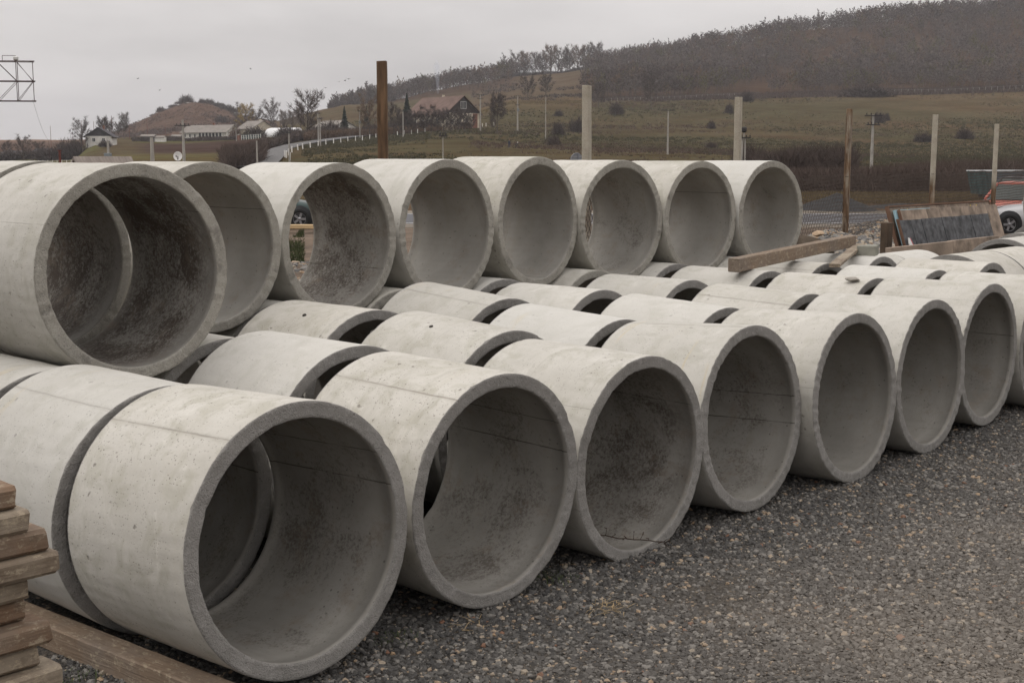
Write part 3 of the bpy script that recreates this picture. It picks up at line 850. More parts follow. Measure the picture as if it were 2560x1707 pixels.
# dry bramble twig in the third front pipe
def twig():
    rs = random.Random(4)
    mb = MB()
    p = Vector((5.66, 4.66, 0.105)); pts = [p.copy()]
    d = Vector((0.10, -0.46, 0.0))
    for i in range(11):
        p = p + d / 11 + Vector((rs.uniform(-0.008, 0.008), rs.uniform(-0.006, 0.006), rs.uniform(-0.004, 0.007)))
        pts.append(p.copy())
    for i in range(11):
        mb.tube(pts[i], pts[i + 1], 0.0032, 0.0030, 6, False)
        if rs.random() < 0.9:
            q = pts[i]; e = q + Vector((rs.uniform(-0.05, 0.05), rs.uniform(-0.03, 0.03), rs.uniform(-0.004, 0.045)))
            mb.tube(q, e, 0.0022, 0.0012, 5, False)
            mb.tube(e, e + Vector((rs.uniform(-0.02, 0.02), 0.01, rs.uniform(-0.005, 0.02))), 0.0035, 0.002, 5, True)
    for i in range(9):
        q = pts[-1]; e = q + Vector((rs.uniform(-0.05, 0.05), rs.uniform(-0.05, 0.03), rs.uniform(-0.02, 0.03)))
        mb.tube(q, e, 0.002, 0.0014, 5, False)
    o = mb.build('dry_twig', simple('dry_bramble', (0.045, 0.028, 0.02), 0.8), fix=False)
    tag(o, 'dry thorny twig lying in the bore of the third front pipe', 'twig')
twig()

# weeds and straw on the gravel
def tuft(name, c, n_, rad, h, mat, label, seed, lay=0.4):
    rs = random.Random(seed); V = []; F = []
    for i in range(n_):
        a = rs.uniform(0, 6.28); r = rad * math.sqrt(rs.random())
        b = Vector((c[0] + r * math.cos(a), c[1] + r * math.sin(a), c[2]))
        dr = Vector((rs.uniform(-1, 1), rs.uniform(-1, 1), lay * rs.uniform(0.5, 1.5))).normalized() * h * rs.uniform(0.5, 1.2)
        w = Vector((-dr.y, dr.x, 0)).normalized() * 0.0016
        k = len(V); mid = b + dr * 0.6
        V += [b - w, b + w, mid + w * 0.8, mid - w * 0.8, b + dr + Vector((0, 0, -0.15 * h))]
        F += [(k, k + 1, k + 2), (k, k + 2, k + 3), (k + 3, k + 2, k + 4)]
    o = link(bpy.data.objects.new(name, np_mesh(name, V, F, mat)))
    tag(o, label, name.replace('_', ' '), kind='stuff')
M_WEED = simple('weed_green', (0.055, 0.075, 0.025), 0.7, 0.4, 20)
M_STRAW = simple('dry_straw', (0.36, 0.26, 0.14), 0.8, 0.3, 20)
for i, (X, Y) in enumerate(((1365, 1440), (1400, 1450), (990, 1600), (210, 1690))):
    p = onz(X, Y, 0.005); tuft('green_weeds', p, 70, 0.11, 0.035, M_WEED, ['low green weeds on the gravel before the third front pipe', 'more low green weeds beside the third front pipe', 'tiny green weeds right of the first front pipe', 'green moss between timber stack and beam'][i], 30 + i, 0.9)
for i, (X, Y) in enumerate(((1520, 1518), (1175, 1560))):
    p = onz(X, Y, 0.012); tuft('dry_straw', p, (45, 14)[i], 0.10, 0.09, M_STRAW, ['small wisp of orange dry straw on the gravel', 'few dry stalks on gravel near the second front pipe'][i], 40 + i, 0.12)

# ================================================================== LEANING FORMWORK PANELS
def ray_y(X, Y, y):
    dr = _fw + _rv * ((X - 1280) / FPX) - _up * ((Y - 853.5) / FPX)
    return Vector((0, 0, CAMH)) + dr * (y / dr.y)
M_PANEL = simple('formwork_plywood', (0.235, 0.185, 0.145), 0.85, 0.5, 5.0, 0.4, 30)
M_PEDGE = simple('formwork_edge_rust', (0.13, 0.075, 0.05), 0.85, 0.3, 4)
M_BLUE = simple('pale_blue_foam_edge', (0.28, 0.42, 0.47), 0.7, 0.15, 4)
M_SLATE = simple('dark_grey_sheet', (0.062, 0.063, 0.067), 0.6, 0.75, 9, 0.2, 40)
M_WHITE = simple('white_sheet', (0.72, 0.72, 0.70), 0.6, 0.05)
M_PINK = simple('pink_edge', (0.55, 0.12, 0.14), 0.6, 0.05)
M_YEL = simple('yellow_paint_spot', (0.55, 0.38, 0.04), 0.7, 0.05)

def panel_frame(y_top, y_bot, z_top, x0):
    """matrix with local X along the panel, local Z up its face, origin at its lower left"""
    a = Vector((x0, y_bot, 0.0)); up = Vector((0, y_top - y_bot, z_top)); H = up.length; up.normalize()
    nx = Vector((1, 0, 0)); ny = up.cross(nx)
    M = Matrix(((nx.x, ny.x, up.x, a.x), (nx.y, ny.y, up.y, a.y), (nx.z, ny.z, up.z, a.z), (0, 0, 0, 1)))
    return M, H
tl = ray_y(2215, 516, 9.25); tr = ray_y(2468, 499, 9.25)
rackx0, racklen = tl.x, tr.x - tl.x
def leaning(name, off, dx0, length, ztop, mats, label, cat, thick, lean=0.52, pieces=None):
    yb = 8.72 - off; yt = yb + lean * ztop / tl.z
    M, H = panel_frame(yt, yb, ztop, rackx0 + dx0)
    root = bpy.data.objects.new(name, None); link(root); root.matrix_world = M; root.empty_display_size = 0.2
    tag(root, label, cat, 'formwork panels and sheets leaning behind the pipes')
    return root, H
r1, H = leaning('formwork_panel', 0.0, 0, racklen, tl.z, None, 'largest brown formwork panel at the back of the leaning rack', 'formwork panel', 0.05)
n_b = 9
for i in range(n_b):
    w = racklen / n_b
    mb = MB(); mb.box((w * (i + 0.5), 0, H / 2 + rnd.uniform(-0.003, 0.003)), (w - 0.006, 0.024, H - 0.05), None, 0, 0.003)
    mb.build('board', M_PANEL, r1)
mb = MB(); mb.box((racklen / 2, 0, H - 0.012), (racklen + 0.02, 0.05, 0.024)); mb.build('top_rail', M_PEDGE, r1)
for x in (0.0, racklen):
    mb = MB(); mb.box((x, 0.0, H / 2), (0.03, 0.055, H - 0.03)); mb.build('side_rail', M_PEDGE, r1)
for x in (0.32, 1.5, 1.62):
    mb = MB(); mb.lathe([(0.0, 0.004), (0.014, 0.003), (0.016, 0.0)], 10, Matrix.Translation((racklen * x / 1.9, -0.0135, H - 0.075)) @ Matrix.Rotation(math.pi / 2, 4, 'X')); mb.build('paint_spot', M_YEL, r1)
r2, H2 = leaning('foam_sheet', 0.075, 0.035, racklen, tl.z * 0.98, None, 'pale blue edged foam sheet between the brown panels', 'foam sheet', 0.03)
mb = MB(); mb.box((0.6, 0, H2 / 2), (1.2, 0.03, H2 - 0.06)); mb.build('sheet', M_BLUE, r2)
r3, H3 = leaning('formwork_panel', 0.125, 0.10, racklen, tl.z * 0.965, None, 'second brown formwork panel, before the blue edged sheet', 'formwork panel', 0.04)
for i in range(8):
    w = (racklen - 0.12) / 8
    mb = MB(); mb.box((w * (i + 0.5), 0, H3 / 2), (w - 0.005, 0.03, H3 - 0.02), None, 0, 0.003); mb.build('board', M_PANEL, r3)
mb = MB(); mb.box((0.0, 0, H3 / 2), (0.022, 0.045, H3)); mb.build('side_rail', M_PEDGE, r3)
sl = ray_y(2252, 550, 8.95)
r4, H4 = leaning('grey_sheet_stack', 0.19, sl.x - rackx0 - 0.02, 2.0, sl.z, None, 'dark grey ribbed sheets leaning against the brown panels', 'roofing sheets', 0.02)
for i in range(9):
    w = 3.2 / 9
    mb = MB(); mb.box((w * (i + 0.5) + 0.02, rnd.uniform(-0.008, 0.004), H4 / 2 + rnd.uniform(-0.006, 0.006)), (w - 0.008, 0.016, H4 - 0.02), None, 0, 0.004); mb.build('sheet', M_SLATE, r4)
mb = MB(); mb.box((-0.015, 0.0, H4 / 2), (0.025, 0.04, H4 + 0.02)); mb.build('side_rail', M_PEDGE, r4)
r5, H5 = leaning('white_offcut', 0.235, sl.x - rackx0 + 0.015, 1, 1.28, None, 'white triangular sheet offcut with a pink edge, lower left of the grey sheets', 'sheet offcut', 0.01)
mb = MB(); vs = [(0.0, -0.005, 0.45), (0.36, -0.005, 0.45), (0.09, -0.005, 1.13), (0.045, -0.005, 1.14), (0.02, -0.005, 1.06)]
vs += [(x, 0.005, z) for x, y, z in vs]
mb.add(vs, [(0, 1, 2, 3, 4), (9, 8, 7, 6, 5)] + [(k, 5 + k, 5 + (k + 1) % 5, (k + 1) % 5) for k in range(5)]); mb.build('sheet', M_WHITE, r5)
mb = MB(); mb.tube((0.362, -0.006, 0.45), (0.094, -0.006, 1.13), 0.007, None, 6); mb.build('edge_strip', M_PINK, r5)
# base block the panels stand behind
fl = ray_y(2238, 619, 8.30); fr = ray_y(2506, 584, 8.30)
M_FSL = simple('stained_front_board', (0.26, 0.205, 0.16), 0.9, 0.4, 1.8, 0.5, 25)
rf = empty('front_board', (fl.x, 8.30, 0)); rf.rotation_euler = (-0.10, 0, 0)
tag(rf, 'thick stained board standing in front of the leaning sheets', 'formwork board', 'formwork panels and sheets leaning behind the pipes')
mb = MB(); mb.box(((fr.x - fl.x) * 0.27, 0, fl.z / 2), ((fr.x - fl.x) * 0.54 - 0.004, 0.10, fl.z), None, 0, 0.008); mb.build('board', M_FSL, rf)
mb = MB(); mb.box(((fr.x - fl.x) * 0.77, 0.004, fl.z / 2), ((fr.x - fl.x) * 0.46, 0.10, fl.z + 0.012), None, 0, 0.008); mb.build('board', M_PANEL, rf)
st = ray_y(2216, 590, 9.0)
mb = MB(); mb.box((0, 0, 0.5 * st.z + 0.1), (0.16, 0.12, st.z + 0.2), None, 0, 0.01)
o = mb.build('timber_stump', simple('dark_old_wood', (0.07, 0.05, 0.035), 0.9, 0.4, 4, 0.5)); o.location = (st.x, 9.0, 0); tag(o, 'short dark upright timber left of the leaning panels', 'timber post')

# ================================================================== FENCE
def mat_post():
    m, n, l, b = newmat('fence_post_concrete')
    g = G(m); oc = g.coord('Object'); c = rvec(g, oc)
    col0 = g.n.new('ShaderNodeObjectInfo').outputs['Color']; ch = g.xyz(col0)
    z = g.xyz(oc)[2]
    f = g.noise(c, 5, 5, 0.65)
    col = g.mix(g.ramp(f, 0.35, 0.65), (0.33, 0.30, 0.245), (0.42, 0.385, 0.32))
    col = g.mix(g.ramp(g.noise(c, 60, 3, 0.8), 0.45, 0.65, 0, 0.5), col, (0.22, 0.19, 0.14))
    # rust-brown staining: amount in red, height it reaches in green
    st = g.noise(g.vec('MULTIPLY', c, (9.0, 9.0, 1.3)), 1.0, 5, 0.65)
    hz = g.ramp(g.math('SUBTRACT', g.math('MULTIPLY', ch[1], 5.0), z), -0.15, 0.15)
    k = g.math('MULTIPLY', g.ramp(g.math('ADD', st, g.math('MULTIPLY', ch[0], 0.5)), 0.50, 0.75), hz)
    rust = g.mix(g.ramp(g.noise(g.vec('MULTIPLY', c, (14, 14, 2.0)), 1.0, 4), 0.35, 0.65), (0.065, 0.04, 0.025), (0.17, 0.105, 0.06))
    col = g.mix(k, col, rust)
    l.new(col, b.inputs['Base Color']); b.inputs['Roughness'].default_value = 0.85
    l.new(g.bump(f, 0.4, 0.008), b.inputs['Normal'])
    return m
M_POST = mat_post()
M_WIRE = simple('rusty_wire', (0.062, 0.046, 0.038), 0.7, 0.25, 5)
FP = []
plist = [(964, 15.9, 154, 0.150, 1.0, 1.0, 'rust-brown concrete fence post, leftmost and tallest in the photo'),
         (1465, 20.4, 215, 0.150, 0.15, 0.35, 'pale fence post rising left of centre behind the upper pipes'),
         (1836, 24.7, 243, 0.155, 0.0, 0.0, 'pale yellowish fence post right of centre, behind the upper pipes'),
         (2110, 29.0, 273, 0.160, 0.48, 1.0, 'brown streaked fence post just right of the last upper pipe'),
         (2324, 33.3, 287, 0.160, 0.42, 0.34, 'fence post with pale top and brown foot above the leaning panels'),
         (2478, 37.8, 310, 0.165, 0.42, 0.30, 'slim fence post at the right, in front of the blue-green trailer')]
fdir = (place(2478, 37.8, z=0) - place(964, 15.9, z=0)).normalized()
fang = math.atan2(fdir.y, fdir.x)
for i, (X, d, Yt, w, rust, rh, lab) in enumerate(plist):
    b0 = place(X, d, z=0); zt_ = zof(Yt, d); FP.append(b0)
    root = empty('fence_post', b0, fang + (0.62 if i == 0 else 0.25)); tag(root, lab, 'fence post', 'tall concrete fence posts')
    lean = ((0.004, 0), (-0.012, 0), (0.0, 0), (0.012, 0), (0.006, 0), (0.022, 0))[i][0]
    mb = MB(); h = w / 2; c_ = h * 0.22
    vs = []; nz_ = 24
    rs = random.Random(i)
    for k in range(nz_ + 1):
        z = zt_ * k / nz_; s = 1.03 - 0.05 * k / nz_
        ring = [(-h + c_, -h * .8), (h - c_, -h * .8), (h, -h * .8 + c_), (h, h * .8 - c_), (h - c_, h * .8), (-h + c_, h * .8), (-h, h * .8 - c_), (-h, -h * .8 + c_)]
        for x, y in ring:
            vs.append((x * s + lean * z + rs.uniform(-.0015, .0015), y * s + rs.uniform(-.0015, .0015), z + (rs.uniform(-0.012, 0.006) if k == nz_ else 0)))
    fs = [(k * 8 + q, k * 8 + (q + 1) % 8, (k + 1) * 8 + (q + 1) % 8, (k + 1) * 8 + q) for k in range(nz_) for q in range(8)]
    fs += [tuple(range(8))[::-1], tuple(nz_ * 8 + q for q in range(8))]
    mb.add(vs, fs)
    s_ = mb.build('shaft', M_POST, root); s_.color = (rust, rh, 0, 1)
    for zz in (1.86, 0.98):
        mb = MB()
        for k in range(12):
            a0, a1 = k / 12 * 6.283, (k + 1) / 12 * 6.283
            f_ = lambda a: (h * 1.12 * math.cos(a) + lean * zz, h * 0.98 * math.sin(a), zz + 0.01 * math.cos(a))
            mb.tube(f_(a0), f_(a1), 0.006, None, 5, False)
        mb.build('wire_tie', M_WIRE, root)

def netting():
    segs = []
    p0 = FP[1] - fdir * 1.2; L = (FP[5] - p0).length + 9
    cw, chh, H_ = 0.088, 0.080, 1.86
    ncol = int(L / cw); nrow = int(H_ / chh)
    off = Vector((-fdir.y, fdir.x, 0)) * -0.085
    nrm = Vector((-fdir.y, fdir.x, 0)) * 0.006
    P = []
    for i in range(ncol):
        x0 = i * cw
        sag = 0.03 * math.sin(x0 * 1.2) + 0.012 * math.sin(x0 * 5.1)
        for j in range(nrow):
            z0 = j * chh + 0.03
            sg = sag * z0 / H_
            a = p0 + fdir * x0; m_ = p0 + fdir * (x0 + cw / 2)
            up = 1 if (j % 2 == 0) else -1
            if j % 2 == 0:
                P.append((a + Vector((0, 0, z0 + sg)), m_ + Vector((0, 0, z0 + chh + sg))))
                P.append((m_ + Vector((0, 0, z0 + chh + sg)), a + fdir * cw + Vector((0, 0, z0 + sg))))
            else:
                P.append((m_ + Vector((0, 0, z0 + sg)), a + Vector((0, 0, z0 + chh + sg))))
                P.append((m_ + Vector((0, 0, z0 + sg)), a + fdir * cw + Vector((0, 0, z0 + chh + sg))))
    A = np.array([[*(a + off)] for a, b in P]); B = np.array([[*(b + off)] for a, b in P])
    D = B - A; D /= np.linalg.norm(D, axis=1)[:, None]
    n1 = np.array([*nrm.normalized()]); n2 = np.cross(D, n1)
    r = 0.0054; V = []
    ks = []
    for k in range(3):
        t = 2.0944 * k
        o_ = (n1[None, :] * math.cos(t) + n2 * math.sin(t)) * r
        ks.append((A + o_, B + o_))
    n_ = len(P)
    V = np.stack([ks[0][0], ks[1][0], ks[2][0], ks[0][1], ks[1][1], ks[2][1]], 1).reshape(-1, 3)
    base = np.arange(n_)[:, None] * 6
    F = np.concatenate([base + np.array([[0, 1, 4, 3]]), base + np.array([[1, 2, 5, 4]]), base + np.array([[2, 0, 3, 5]])])
    root = empty('wire_fence', p0); tag(root, 'rusty chain link netting strung between the tall posts', 'wire fence')
    o = bpy.data.objects.new('netting', np_mesh('netting', V - np.array([*p0]), F, M_WIRE)); link(o, root); o['kind'] = 'stuff'
    mb = MB()
    for zz in (0.04, 0.98, H_ + 0.02):
        mb.tube(off + Vector((0, 0, zz)), off + fdir * L + Vector((0, 0, zz)), 0.003, None, 5)
    mb.build('tension_wire', M_WIRE, root, fix=False)
netting()

# ================================================================== TERRAIN
TD = [0, 45, 70, 110, 160, 236, 340, 450, 600, 800, 1000, 1500, 2600, 3700]
def row(X, z110, z160, *Ys): return (X, z110, z160, Ys)
T_ = [  # column, z at 110 and 160 m, picture rows at 236, 340, 450, 600, 800, 1000 m
 (-900, 0, 0, 425, 413, 404, 387, 372, 362), (0, 0, 0, 425, 413, 404, 387, 372, 362), (180, 0, 0, 425, 410, 398, 384, 370, 360),
 (230, 0, .1, 422, 398, 361, 352, 356, 352), (290, 0, .2, 418, 392, 362, 347, 347, 330), (351, 0, .3, 414, 390, 364, 346, 338, 304),
 (402, 0, .3, 412, 389, 365, 346, 330, 280), (467, 0, .4, 410, 388, 364, 345, 322, 256), (521, 0, .4, 408, 387, 361, 344, 320, 260),
 (565, 0, .4, 406, 385, 358, 343, 320, 276), (595, 0, .4, 404, 383, 356, 342, 320, 287), (684, .1, .5, 398, 374, 350, 335, 318, 305),
 (760, .2, .6, 390, 362, 342, 320, 284, 292), (823, .3, .8, 386, 361, 338, 311, 272, 280), (868, .3, 1, 385, 360, 337, 305, 262, 276),
 (930, .3, 1, 383, 356, 333, 298, 268, 262), (1000, .3, 1.2, 381, 351, 328, 291, 271, 250), (1080, .3, 1.3, 380, 347, 322, 289, 262, 229),
 (1170, .3, 1.4, 380, 345, 316, 282, 253, 213), (1285, .3, 1.4, 384, 349, 311, 252, 231, 196), (1400, .3, 1.4, 386, 351, 311, 255, 222, 189),
 (1480, .3, 1.4, 387, 353, 313, 257, 215, 177), (1600, .3, 1.3, 388, 355, 314, 256, 204, 157), (1800, .3, 1.1, 393, 358, 314, 250, 193, 121),
 (2000, .3, 1.0, 398, 361, 316, 246, 180, 81), (2300, .3, 0.8, 402, 364, 318, 240, 166, 50), (2560, .3, 0.8, 404, 366, 314, 232, 155, 34),
 (3400, .3, 0.8, 406, 366, 306, 212, 135, 10)]
TX = np.array([t[0] for t in T_], float)
TZ = np.zeros((len(T_), len(TD)))
for i, t in enumerate(T_):
    TZ[i, 3], TZ[i, 4] = t[1], t[2]
    for k, Y in enumerate(t[3:9]): TZ[i, 5 + k] = zof(Y, TD[5 + k])
    z10 = TZ[i, 10]
    if t[0] <= 240: TZ[i, 11], TZ[i, 12], TZ[i, 13] = zof(351, 1500), zof(352, 2600), zof(355, 3600)
    else: TZ[i, 11], TZ[i, 12], TZ[i, 13] = min(z10 * 0.55, zof(356, 1500)), 10, 10
    if t[0] > 1450: TZ[i, 11] = z10 * 0.9

def tz_np(X, d):
    X = np.clip(np.asarray(X, float), -900, 3400); d = np.asarray(d, float)
    i = np.clip(np.searchsorted(TX, X) - 1, 0, len(TX) - 2); j = np.clip(np.searchsorted(TD, d) - 1, 0, len(TD) - 2)
    TDn = np.array(TD, float)
    u = (X - TX[i]) / (TX[i + 1] - TX[i]); u = u * u * (3 - 2 * u) * 0.5 + u * 0.5
    v = (d - TDn[j]) / (TDn[j + 1] - TDn[j]); v = np.clip(v, 0, 1)
    # rounded over crests in depth by a monotone cubic-like blend
    def zz(ii):
        a, b = TZ[ii, j], TZ[ii, j + 1]
        jm, jp = np.maximum(j - 1, 0), np.minimum(j + 2, len(TD) - 1)
        h = TDn[j + 1] - TDn[j]
        s = (b - a) / h
        sm = np.where(j > 0, (a - TZ[ii, jm]) / np.maximum(TDn[j] - TDn[jm], 1), s)
        sp = np.where(jp > j + 1, (TZ[ii, jp] - b) / np.maximum(TDn[jp] - TDn[j + 1], 1), s)
        ma = np.where(s * sm > 0, 2 * s * sm / (s + sm + 1e-9), 0); mb_ = np.where(s * sp > 0, 2 * s * sp / (s + sp + 1e-9), 0)
        v2, v3 = v * v, v * v * v
        return (2 * v3 - 3 * v2 + 1) * a + (v3 - 2 * v2 + v) * h * ma + (-2 * v3 + 3 * v2) * b + (v3 - v2) * h * mb_
    return zz(i) * (1 - u) + zz(i + 1) * u

def ground_z(X, d): return float(tz_np(X, d))
def place_np(X, d, dz=0.0):
    z = tz_np(X, d) + dz
    zc = d * CP - (z - CAMH) * SP
    lat = (np.asarray(X, float) - 1280) / FPX * zc
    return np.stack([lat * _rv.x + d * _fh.x, lat * _rv.y + d * _fh.y, z], -1)

def fbm(x, y, seed=0, octs=4):
    rs = np.random.RandomState(seed); s = np.zeros_like(x, float); a = 1.0; f = 1.0
    for _ in range(octs):
        for _k in range(3):
            t = rs.uniform(0, 6.28); p = rs.uniform(0, 6.28)
            s += a * np.sin(f * (x * math.cos(t) + y * math.sin(t)) + p + 0.8 * np.sin(f * 0.6 * (x * math.sin(t) - y * math.cos(t)) + p * 2))
        a *= 0.5; f *= 2.1
    return s / 5

def build_terrain():
    front = np.arange(-1500, 4100, 22.0)
    ds = np.concatenate([[8, 20, 34, 45, 52, 60, 70, 80, 90], np.arange(100, 240, 7), np.arange(240, 640, 9), np.arange(640, 1100, 13), [1120, 1160, 1220, 1300, 1400, 1500, 1700, 2000, 2300, 2600, 3000, 3600]]).astype(float)
    tanb = (front - 1280) / FPX
    # rest of the circle round the camera: flat land at the height of the nearest column
    a0 = math.atan(tanb[-1]); a1 = 2 * math.pi + math.atan(tanb[0])
    rest = np.linspace(a0, a1, 60)[1:-1]
    nA, nR, nD = len(front), len(rest), len(ds)
    D_, A_ = np.meshgrid(ds, front)
    P = place_np(A_, D_)
    z = P[..., 2]
    nzs = fbm(P[..., 0] / 26, P[..., 1] / 26, 3, 4)
    amp = np.clip((D_ - 120) / 500, 0, 1) * 1.1
    P[..., 2] = z + nzs * amp - np.where(D_ < 60, 0.03, 0.0)
    R = np.zeros((nR, nD, 3))
    for k, a in enumerate(rest):
        t = (a - a0) / (a1 - a0)
        zr = P[-1, :, 2] * (1 - t) ** 3 + P[0, :, 2] * t ** 3
        zr = np.where(ds < 60, -0.03, zr)
        w = YAW + a
        rad = ds * 1.25
        R[k, :, 0] = np.sin(w) * rad; R[k, :, 1] = np.cos(w) * rad; R[k, :, 2] = zr
    ALL = np.concatenate([P, R], 0); n_ = nA + nR
    i, j = np.meshgrid(np.arange(n_), np.arange(nD - 1), indexing='ij'); i2 = (i + 1) % n_
    F = np.stack([i * nD + j, i * nD + j + 1, i2 * nD + j + 1, i2 * nD + j], -1).reshape(-1, 4)
    V = ALL.reshape(-1, 3)
    # centre cap
    c = len(V); V = np.concatenate([V, [[0, 0, -0.03]]])
    me = np_mesh('terrain', V, F, mat_terrain(), True)
    o = link(bpy.data.objects.new('terrain', me)); tag(o, kind='structure')
    # what grows where (survey of ground cover)
    n1 = fbm(V[:, 0] / 60, V[:, 1] / 60, 8, 4); n2 = fbm(V[:, 0] / 14, V[:, 1] / 30, 9, 4)
    X = np.concatenate([np.repeat(front, nD), np.repeat([3400.0 if k < nR / 2 else -900.0 for k in range(nR)], nD), [1280]])
    D = np.concatenate([np.tile(ds, n_), [1]])
    col = np.zeros((len(V), 4)); col[:, 3] = 1
    def blend(mask, c):
        m = np.clip(mask, 0, 1)[:, None]; col[:, :3] = col[:, :3] * (1 - m) + np.array(c)[None, :] * m
    col[:, :3] = (0.074, 0.070, 0.043)                             # meadow
    blend(0.15 + n1 * 0.9, (0.115, 0.088, 0.060)); blend(n2 * 1.0 - 0.15, (0.105, 0.073, 0.052)); blend(-n2 * 0.8 - 0.3, (0.072, 0.072, 0.042))
    sm = lambda a, b, x: np.clip((x - a) / (b - a), 0, 1)
    # tawny dry grass on the crests and the right-hand slope
    blend(sm(1950, 2300, X) * sm(400, 500, D) * (1 - sm(600, 640, D)) * (0.30 + n2), (0.12, 0.092, 0.062))
    blend(sm(640, 740, D) * (X > 1180) * (X < 1500) * 0.75, (0.098, 0.078, 0.056))
    blend(sm(520, 600, D) * (1 - sm(620, 700, D)) * (X > 1150) * (X < 1480) * 0.8, (0.125, 0.098, 0.062))
    blend(sm(720, 790, D) * (1 - sm(830, 900, D)) * (X > 620) * (X < 900) * 0.7, (0.115, 0.088, 0.058))
    # forest floor
    fb = 612 + 25 * n1
    blend(sm(0, 30, D - fb) * sm(1440, 1500, X), (0.075, 0.055, 0.042))
    blend(sm(840, 900, D) * sm(780, 840, X) * (X < 1290), (0.075, 0.055, 0.042))
    # heath-brown mound
    blend(sm(610, 700, D) * (X < 700) * (X > 235), (0.105, 0.076, 0.062)); blend(sm(650, 800, D) * (X < 700) * (X > 235) * np.clip(n2, 0, 1) * 0.7, (0.10, 0.065, 0.045))
    # ploughed field and green strips of the valley
    pl = sm(352, 372, D) * (1 - sm(470, 500, D)) * sm(330, 380, X) * (1 - sm(650, 675, X))
    blend(pl, (0.060, 0.043, 0.038))
    blend(sm(495, 510, D) * (1 - sm(545, 570, D)) * (X > 330) * (X < 700) * 0.8, (0.09, 0.10, 0.04))
    blend(sm(250, 300, D) * (1 - sm(345, 360, D)) * (X < 680) * (0.5 + n1), (0.12, 0.115, 0.05))
    blend(sm(360, 420, D) * (1 - sm(520, 600, D)) * (X < 260) * (0.6 + 0.4 * n1), (0.095, 0.105, 0.045))
    blend(sm(640, 700, D) * (X <= 235), (0.09, 0.06, 0.045)); blend(sm(1100, 1300, D) * (X <= 300), (0.16, 0.105, 0.065))
    # bare soil and weeds between the pipes and the road
    blend((D < 62) * (0.9 + 0 * D), (0.115, 0.088, 0.065))
    ca = me.color_attributes.new('cover', 'FLOAT_COLOR', 'POINT')
    ca.data.foreach_set('color', col.astype(np.float32).ravel())

def mat_terrain():
    m, n, l, b = newmat('fields_and_hills')
    g = G(m); p = g.geo('Position')
    col = g.attr('cover', 'Color')
    a = g.noise(g.vec('MULTIPLY', p, (1, 1, 3)), 0.05, 7, 0.72); c2 = g.noise(p, 0.7, 5, 0.7); c3 = g.noise(p, 7.0, 4, 0.7)
    col = g.mix(g.ramp(a, 0.42, 0.60, 0, 0.7), col, g.mix(1.0, col, (0.62, 0.50, 0.44), 'MULTIPLY'))
    col = g.mix(g.ramp(c2, 0.42, 0.62, 0, 0.55), col, g.mix(1.0, col, (1.7, 1.42, 1.15), 'MULTIPLY'))
    col = g.mix(g.ramp(c3, 0.45, 0.65, 0, 0.35), col, g.mix(1.0, col, (0.5, 0.48, 0.45), 'MULTIPLY'))
    col = g.mix(1.0, col, (0.86, 0.83, 0.80), 'MULTIPLY')
    l.new(col, b.inputs['Base Color']); b.inputs['Roughness'].default_value = 1.0
    b.inputs['Specular IOR Level'].default_value = 0.0
    l.new(g.bump(c2, 0.5, 0.5), b.inputs['Normal'])
    return m
build_terrain()

# rubble and soil strip behind the pipes, road beyond the netting
def strip(name, X0, X1, d0, d1, nx, nd, mat, z0, amp, kind='structure', label=None, seed=0, f=3.0):
    V = []; rs = np.random.RandomState(seed)
    Xs = np.linspace(X0, X1, nx + 1); Ds = np.linspace(d0, d1, nd + 1)
    A, Dm = np.meshgrid(Xs, Ds)
    zc = Dm * CP; lat = (A - 1280) / FPX * zc
    x = lat * _rv.x + Dm * _fh.x; y = lat * _rv.y + Dm * _fh.y
    ed = np.clip(np.minimum.reduce([(Dm - d0) / max(0.6, (d1 - d0) * .25), (d1 - Dm) / max(0.6, (d1 - d0) * .25), np.ones_like(Dm)]), 0, 1)
    z = z0 + ed * (amp * np.abs(fbm(x / f, y / f, seed, 3)))
    V = np.stack([x, y, z], -1).reshape(-1, 3)
    i, j = np.meshgrid(np.arange(nd), np.arange(nx), indexing='ij')
    k = i * (nx + 1) + j
    F = np.stack([k, k + 1, k + nx + 2, k + nx + 1], -1).reshape(-1, 4)
    return V, F
M_SOIL = simple('rubbly_soil', (0.105, 0.075, 0.052), 0.95, 0.45, 1.2, 0.8, 9, space='World')
V, F = strip('soil', 300, 3000, 12.5, 43, 120, 60, M_SOIL, -0.005, 0.22, f=2.2, seed=4)
keep = V[:, 1] > 9.6                                                # stays behind the stacked pipes
V[~keep, 2] = -0.02
o = link(bpy.data.objects.new('soil_bank', np_mesh('soil_bank', V, F, M_SOIL, True))); tag(o, 'brown soil ground behind the stacked pipes', kind='structure')
